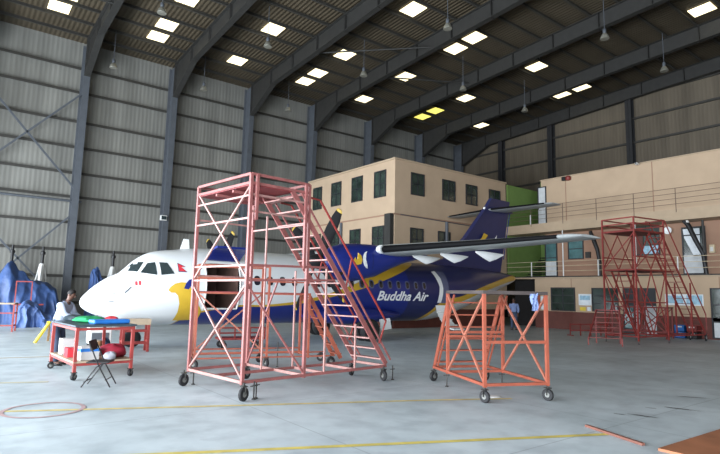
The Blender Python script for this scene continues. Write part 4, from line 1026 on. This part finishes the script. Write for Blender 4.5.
# ---- red trestle under the nose
ts = thing('trestle_stand', 'red trestle stand with pale board top beneath the aircraft nose', 'stand', (4.2, 16.5, 0), math.radians(-6))
for u in (0, .68):
    for v in (0, .4): MB().bar((u, v, 0), (u, v, .9), .07, .07).build('leg', M['bench_red'], ts)
MB().box(-.05, .73, -.05, .45, .78, .95).build('top_board', M['wood'], ts)
for v in (0, .4):
    for z in (.25, .6): MB().bar((0, v, z), (.68, v, z), .05, .05).build('rail', M['bench_red'], ts)
for u in (0, .68): MB().bar((u, 0, .3), (u, .4, .3), .05, .05).build('rail', M['bench_red'], ts)
# ---- white wheeled box behind the bench
t = thing('ground_power_cart', 'white boxy ground cart on the floor beneath the tip of the aircraft nose', 'cart', (3.45, 17.3, 0), math.radians(-5))
MB().box(0, .62, 0, .6, .2, .68).build('body', M['white_d'], t, bevel=.03); MB().box(.08, .54, -.012, .0, .32, .52).build('panel', M['steel'], t)
for p in ((.08, .08), (.54, .08), (.08, .52), (.54, .52)): caster(t, p, .085, .5, .2)
blob('kit_bag', 'dark navy bag standing on the floor behind the workbench', 'bag', M['jeans'], (3.6, 16.0, 0), .15, .17, .24, 21, .1)

# ================================================================== along the back wall
def tarp_heap(name, label, m, loc, heights, depth, L, rz=0, seed=2):
    random.seed(seed); nx, ny = 90, 50; b = MB(); vs = []
    ph = [random.uniform(0, 6.28) for _ in range(8)]
    def hx(x):
        t = x*(len(heights)-1); i = min(int(t), len(heights)-2); f = t-i; f = f*f*(3-2*f); return heights[i]*(1-f)+heights[i+1]*f
    for j in range(ny+1):
        for i in range(nx+1):
            u, v = i/nx, j/ny; h = hx(u)
            pr = max(0, 1-abs(2*v-1)**2.6)**.8
            ed = min(1, min(u, 1-u)*9)**.6
            fold = .20*abs(math.sin(9*u+ph[0]+2.5*v))-.1+.12*abs(math.sin(21*u+ph[1]-4*v))+.07*math.sin(14*v+ph[2]+7*u)+.05*abs(math.sin(30*v+19*u+ph[5]))
            z = max(.0, h*pr*ed*(1+fold*.28)) if 0 < j < ny and 0 < i < nx else 0
            flare = 1+.16*math.sin(13*u+ph[3])*(1-pr)
            vs.append((u*L+.08*math.sin(9*v*3+ph[4]+u*9)*(1-ed*.5), (v-.5)*depth*flare+fold*.9, z))
    b.add(vs, [(j*(nx+1)+i, j*(nx+1)+i+1, (j+1)*(nx+1)+i+1, (j+1)*(nx+1)+i) for j in range(ny) for i in range(nx)])
    o = b.build(name, m, None, True); o.location = loc; o.rotation_euler = (0, 0, rz)
    return tag(o, label, 'tarp')
tarp_heap('tarp_covered_equipment', 'tall equipment shrouded in blue tarpaulin against the hangar wall', M['tarp'], (1.5, 32.2, 0), [.8, 2.1, 3.0, 2.5, 2.15, 2.0, 1.75, .9], 2.4, 3.5, -.15)
tarp_heap('tarp_roll', 'low pale blue tarpaulin bundle on the floor before the shrouded equipment', M['tarp_d'], (2.6, 29.0, 0), [.7, 1.15, 1.0, .55, .6, .5], 1.2, 2.1, -.12, 5)
tarp_heap('tarp_covered_equipment', 'blue tarpaulin heap by the wall just above the tip of the aircraft nose', M['tarp'], (6.4, 33.0, 0), [2.6, 2.9, 2.3, 1.6], 1.0, 1.0, 0, 9)
rf = thing('cage_frame', 'thin red upright frame leaning at the blue tarpaulin equipment', 'frame', (2.7, 30.3, .0), math.radians(-8))
for u in (0, .65): MB().bar((u, 0, 0), (u, .08, 2.1), .05, .05).build('post', M['bench_red'], rf)
for z in (1.0, 2.08): MB().bar((0, .05, z), (.65, .05, z), .05, .05).build('rail', M['bench_red'], rf)
MB().box(-.1, 1.2, -.05, .0, .95, 1.02).build('shelf_bar', M['bench_red'], rf)
t = thing('trestle_stand', 'small red frame stand on the floor before the blue tarpaulin', 'stand', (1.5, 26.2, 0), math.radians(-15))
for u in (0, .85):
    for v in (0, .6): MB().bar((u, v, 0), (u, v, 1.15), .06, .06).build('leg', M['bench_red'], t)
MB().box(-.03, .88, -.03, .63, 1.1, 1.16).build('top_board', M['wood'], t)
for z in (.25, .75): MB().bar((0, 0, z), (.85, 0, z), .05, .05).build('rail', M['bench_red'], t); MB().bar((.85, 0, z), (.85, .6, z), .05, .05).build('rail', M['bench_red'], t)
t = thing('yellow_trestle', 'yellow leaning A frame prop on the floor behind the man', 'stand', (2.5, 20.55, 0), .1)
MB().bar((0, 0, 0), (.42, .1, .68), .1, .06).build('leg', M['yellow'], t); MB().bar((.5, .5, 0), (.44, .12, .68), .07, .05).build('leg', M['tan'], t); MB().bar((.33, .1, .66), (.55, .1, .66), .06, .06).build('cap', M['yellow'], t)
first = None
for lab, x, y, h in (('white tripod jack by the wall behind the peak of the blue tarpaulin', 2.75, 34.6, 4.0), ('white tripod jack by the wall above the low end of the blue tarpaulin', 4.2, 34.6, 3.7), ('white tripod jack by the wall above the sloping aircraft nose', 7.9, 34.6, 3.7), ('white tripod jack by the wall above the cockpit windscreen', 9.9, 34.6, 3.6)):
    if first: dup(first, (x, y, 0), None, lab); continue
    first = t = thing('tripod_jack', lab, 'jack', (x, y, 0), .3, 'tripod jacks along the wall')
    MB().lathe([(.09, .5), (.14, .55), (.14, 3.1), (.11, 3.15)], n=14).build('cylinder', M['white_d'], t, True)
    MB().lathe([(.08, 3.1), (.08, 3.65), (.13, 3.66), (.13, 3.8), (.07, 3.84), (.06, 4.1)], n=12).build('ram', M['black'], t, True)
    for k in range(3):
        a = 2*PI*k/3
        MB().tube([(.12*math.cos(a), .12*math.sin(a), 3.05), (.75*math.cos(a), .75*math.sin(a), .06)], .045).build('leg', M['white_d'], t, True)
        MB().tube([(.1*math.cos(a), .1*math.sin(a), .6), (.66*math.cos(a), .66*math.sin(a), .3)], .03).build('stay', M['white_d'], t, True)
        MB().lathe([(.11, 0), (.11, .03), (.04, .06)], (.75*math.cos(a), .75*math.sin(a), 0), n=12).build('foot', M['steel_dark'], t)

# ================================================================== people
def skinned(name, m, verts, edges, radii, parent, sub=2, root=0):
    me = bpy.data.meshes.new(name); me.from_pydata([tuple(v) for v in verts], edges, [])
    o = bpy.data.objects.new(name, me); C.objects.link(o)
    sk = o.modifiers.new('skin', 'SKIN'); sk.use_smooth_shade = True; sk.branch_smoothing = .4
    for i, r in enumerate(radii):
        d = me.skin_vertices[0].data[i]; d.radius = (r, r) if not isinstance(r, tuple) else r; d.use_root = (i == root)
    s = o.modifiers.new('sub', 'SUBSURF'); s.levels = s.render_levels = sub
    dg = bpy.context.evaluated_depsgraph_get(); dg.update()
    new = bpy.data.meshes.new_from_object(o.evaluated_get(dg))
    o.modifiers.clear(); o.data = new; new.materials.clear(); new.materials.append(m); o.parent = parent
    for p in new.polygons: p.use_smooth = True
    return o
def figure(root, J, shirt, trousers, skin_m):
    """J: joints in local metres (facing +y). One continuous body; hair, shirt and trousers are its clothes."""
    V = []; E = []; R = []
    def add(p, r, par=None):
        V.append(Vector(p)); R.append(r)
        if par is not None: E.append((par, len(V)-1))
        return len(V)-1
    pel = add(J['pelvis'], (.15, .115)); wa = add(J['waist'], (.135, .10), pel); chs = add(J['chest'], (.155, .11), wa); nk0 = add(J['neck'], (.075, .07), chs)
    nk = add(Vector(J['neck'])+(Vector(J['head'])-Vector(J['neck']))*.42, .055, nk0)
    hd = Vector(J['head']); up = (hd-Vector(J['neck'])).normalized()
    j = add(hd-up*.05, (.07, .078), nk); hb = add(hd+up*.03, (.076, .092), j); add(hd+up*.10, (.055, .07), hb)
    for s in 'lr':
        sh = add(J['sh'+s], .068, chs); el = add(J['el'+s], .047, sh); wr_ = add(J['wr'+s], .031, el)
        d = (Vector(J['wr'+s])-Vector(J['el'+s])).normalized(); add(Vector(J['wr'+s])+d*.08, (.042, .02), wr_)
        hp = add(J['hip'+s], .095, pel); kn = add(J['kn'+s], .062, hp); an = add(J['an'+s], .042, kn)
        f = Vector(J.get('foot', (0, 1, 0))); add(Vector(J['an'+s])+f*.13+Vector((0, 0, -.045)), (.045, .035), an)
    body = skinned('body', skin_m, V, E, R, root)
    # face and hands
    fw = Vector(J['face']).normalized(); sd = fw.cross(up).normalized()
    b = MB(); b.tube([hd+fw*.085+up*.03, hd+fw*.112-up*.015, hd+fw*.09-up*.022], [.010, .016, .008], 8)
    for k in (-1, 1): b.lathe([(.012, -.02), (.02, -.01), (.024, .01), (.012, .025)], tuple(hd+sd*k*.08), 'z', 8)
    b.build('face', skin_m, body, True)
    b = MB()
    for k in (-1, 1): b.lathe([(.004, -.006), (.010, -.003), (.010, .003), (.004, .006)], tuple(hd+fw*.088+sd*k*.032+up*.025), 'z', 8)
    b.bar(hd+fw*.089-up*.055-sd*.022, hd+fw*.089-up*.055+sd*.022, .008, .006); b.build('eyes_and_mouth', M['hair'], body)
    b = MB(); rings = []
    for i in range(7):
        th = PI*.56*i/6; rr = math.sin(th); rings.append([hd+up*(.04+.105*math.cos(th))+sd*.088*rr*math.cos(a)+fw*(-.012+.100*rr*math.sin(a)*(1 if math.sin(a) < 0 else .86-.28*(i/6)**2)) for a in [2*PI*k/18 for k in range(18)]])
    rings[0] = [p+Vector((0, 0, 0))+(sd*math.cos(a)+fw*math.sin(a))*.002 for p, a in zip(rings[0], [2*PI*k/18 for k in range(18)])]
    b.loft(rings, caps=True); b.build('hair', M['hair'], body, True)
    for s in 'lr':
        w = Vector(J['wr'+s]); d = (w-Vector(J['el'+s])).normalized(); a = d.cross(Vector((0, 0, 1)))
        if a.length < .1: a = Vector((1, 0, 0))
        a.normalize(); nrm = a.cross(d); h = MB(); inw = 1 if s == 'l' else -1
        for k, ln in enumerate((.062, .072, .067, .052)):
            p = w+d*.105+a*(k-1.5)*.019; h.tube([p-d*.02, p+d*ln*.5, p+d*ln-nrm*.018], [.0095, .009, .007], 7)
        h.tube([w+d*.045+a*.03*inw, w+d*.075+a*.052*inw, w+d*.105+a*.058*inw-nrm*.01], [.012, .0105, .008], 7)
        h.build('fingers', skin_m, body, True)
    V2 = []; E2 = []; R2 = []
    def add2(p, r, par=None):
        V2.append(Vector(p)); R2.append(r)
        if par is not None: E2.append((par, len(V2)-1))
        return len(V2)-1
    pv, wv, cv, nv = (Vector(J[k]) for k in ('pelvis', 'waist', 'chest', 'neck'))
    a0 = add2(pv+Vector((0, 0, -.06)), (.185, .155)); a1 = add2(wv, (.175, .145), a0); am = add2(wv.lerp(cv, .55), (.185, .15), a1); a2 = add2(cv+Vector((0, 0, .03)), (.185, .15), am); a3 = add2(cv.lerp(nv, .62), (.15, .12), a2); add2(nv+up*.015, (.07, .068), a3)
    for s in 'lr':
        sh = add2(J['sh'+s], .092, a2); el = add2(J['el'+s], .068, sh); add2(Vector(J['el'+s]).lerp(Vector(J['wr'+s]), .85), .05, el)
    skinned('shirt', shirt, V2, E2, R2, body)
    t = MB(); rings = []
    for c, rx, ry in ((wv.lerp(pv, .25)+Vector((0, 0, .03)), .155, .12), (pv, .178, .142), (pv+Vector((0, 0, -.09)), .172, .138), (pv+Vector((0, 0, -.16)), .11, .10)):
        rings.append([c+Vector((rx*math.cos(q), ry*math.sin(q), 0)) for q in [2*PI*k/20 for k in range(20)]])
    t.loft(rings)
    for s in 'lr':
        hp = Vector(J['hip'+s]); kn = Vector(J['kn'+s]); an = Vector(J['an'+s])
        t.tube([hp+Vector((0, 0, .05)), hp+Vector((0, 0, -.06)), hp.lerp(kn, .5), kn, kn.lerp(an, .5), kn.lerp(an, .96)], [.085, .105, .096, .082, .076, .072], 14)
    t.build('trousers', trousers, body, True)
    for s in 'lr':
        f = Vector(J.get('foot', (0, 1, 0))); an = Vector(J['an'+s]); b = MB(); rings = []
        sx = f.cross(Vector((0, 0, 1)))
        for t, w_, h_ in ((-.09, .025, .05), (-.06, .04, .085), (.02, .045, .09), (.1, .05, .06), (.16, .04, .04), (.19, .015, .02)):
            c = Vector((an.x, an.y, 0))+f*t; rings.append([c+sx*w_*math.cos(q)+Vector((0, 0, max(0, h_*.5+h_*.5*math.sin(q)))) for q in [2*PI*k/10 for k in range(10)]])
        b.loft(rings); b.build('shoe', M['black'], body, True)
man = thing('person', 'man in a pale blue shirt and dark trousers leaning behind the workbench', 'person', (2.27, 14.48, 0), math.radians(-130))
figure(man, dict(pelvis=(0, -.08, .95), waist=(0, -.03, 1.12), chest=(0, .06, 1.36), neck=(0, .13, 1.50), head=(.0, .19, 1.635), face=(.0, 1, -.3),
     shl=(-.2, .07, 1.42), ell=(-.27, .16, 1.16), wrl=(-.16, .40, 1.115), shr=(.2, .07, 1.42), elr=(.25, .22, 1.18), wrr=(.12, .43, 1.12),
     hipl=(-.1, -.07, .88), knl=(-.12, -.02, .5), anl=(-.13, -.06, .09), hipr=(.1, -.07, .88), knr=(.12, .02, .5), anr=(.13, .0, .09)), M['shirt'], M['jeans'], M['skin'])
wk = thing('person', 'distant person in a light blue shirt by the workshop wall', 'person', (25.4, 18.6, 0), math.radians(115))
figure(wk, dict(pelvis=(0, 0, .93), waist=(0, 0, 1.1), chest=(0, .02, 1.34), neck=(0, .03, 1.49), head=(0, .06, 1.63), face=(0, 1, -.1),
     shl=(-.2, .01, 1.41), ell=(-.25, -.02, 1.13), wrl=(-.24, .1, .9), shr=(.2, .01, 1.41), elr=(.25, -.02, 1.13), wrr=(.24, .1, .9),
     hipl=(-.1, 0, .88), knl=(-.11, .02, .5), anl=(-.12, -.02, .09), hipr=(.1, 0, .88), knr=(.11, .02, .5), anr=(.12, -.02, .09)), M['shirt_b'], M['jeans'], M['skin'])

# ================================================================== light and camera
w = bpy.data.worlds.new('daylight'); bpy.context.scene.world = w; w.use_nodes = True
bg = w.node_tree.nodes['Background']; bg.inputs[0].default_value = (.78, .88, 1, 1); bg.inputs[1].default_value = .55
def area(name, loc, rot, sx, sy, power, col):
    l = bpy.data.lights.new(name, 'AREA'); l.shape = 'RECTANGLE'; l.size = sx; l.size_y = sy; l.energy = power; l.color = col
    o = bpy.data.objects.new(name, l); C.objects.link(o); o.location = loc; o.rotation_euler = rot; return o
area('hangar_door_daylight', (-8.6, 0, 3.3), (0, math.radians(-90), 0), 6.4, 66, 27000, (.86, .93, 1))
cam = bpy.data.cameras.new('camera'); co = bpy.data.objects.new('camera', cam); C.objects.link(co)
cam.sensor_fit = 'HORIZONTAL'; cam.sensor_width = 36; cam.lens = 532.2/720*36; cam.clip_end = 300
az, th, ro = math.radians(37.66), math.radians(7.196), math.radians(1.163)
F = Vector((math.sin(az)*math.cos(th), math.cos(az)*math.cos(th), math.sin(th))); Rv = Vector((math.cos(az), -math.sin(az), 0)); Uv = Rv.cross(F)
R2_ = Rv*math.cos(ro)+Uv*math.sin(ro); U2_ = -Rv*math.sin(ro)+Uv*math.cos(ro)
co.matrix_world = Matrix((( R2_.x, U2_.x, -F.x, 0), (R2_.y, U2_.y, -F.y, 0), (R2_.z, U2_.z, -F.z, 1.8), (0, 0, 0, 1)))
bpy.context.scene.camera = co
vs_ = bpy.context.scene.view_settings; vs_.view_transform = 'Standard'; vs_.look = 'None'; vs_.exposure = 0.0
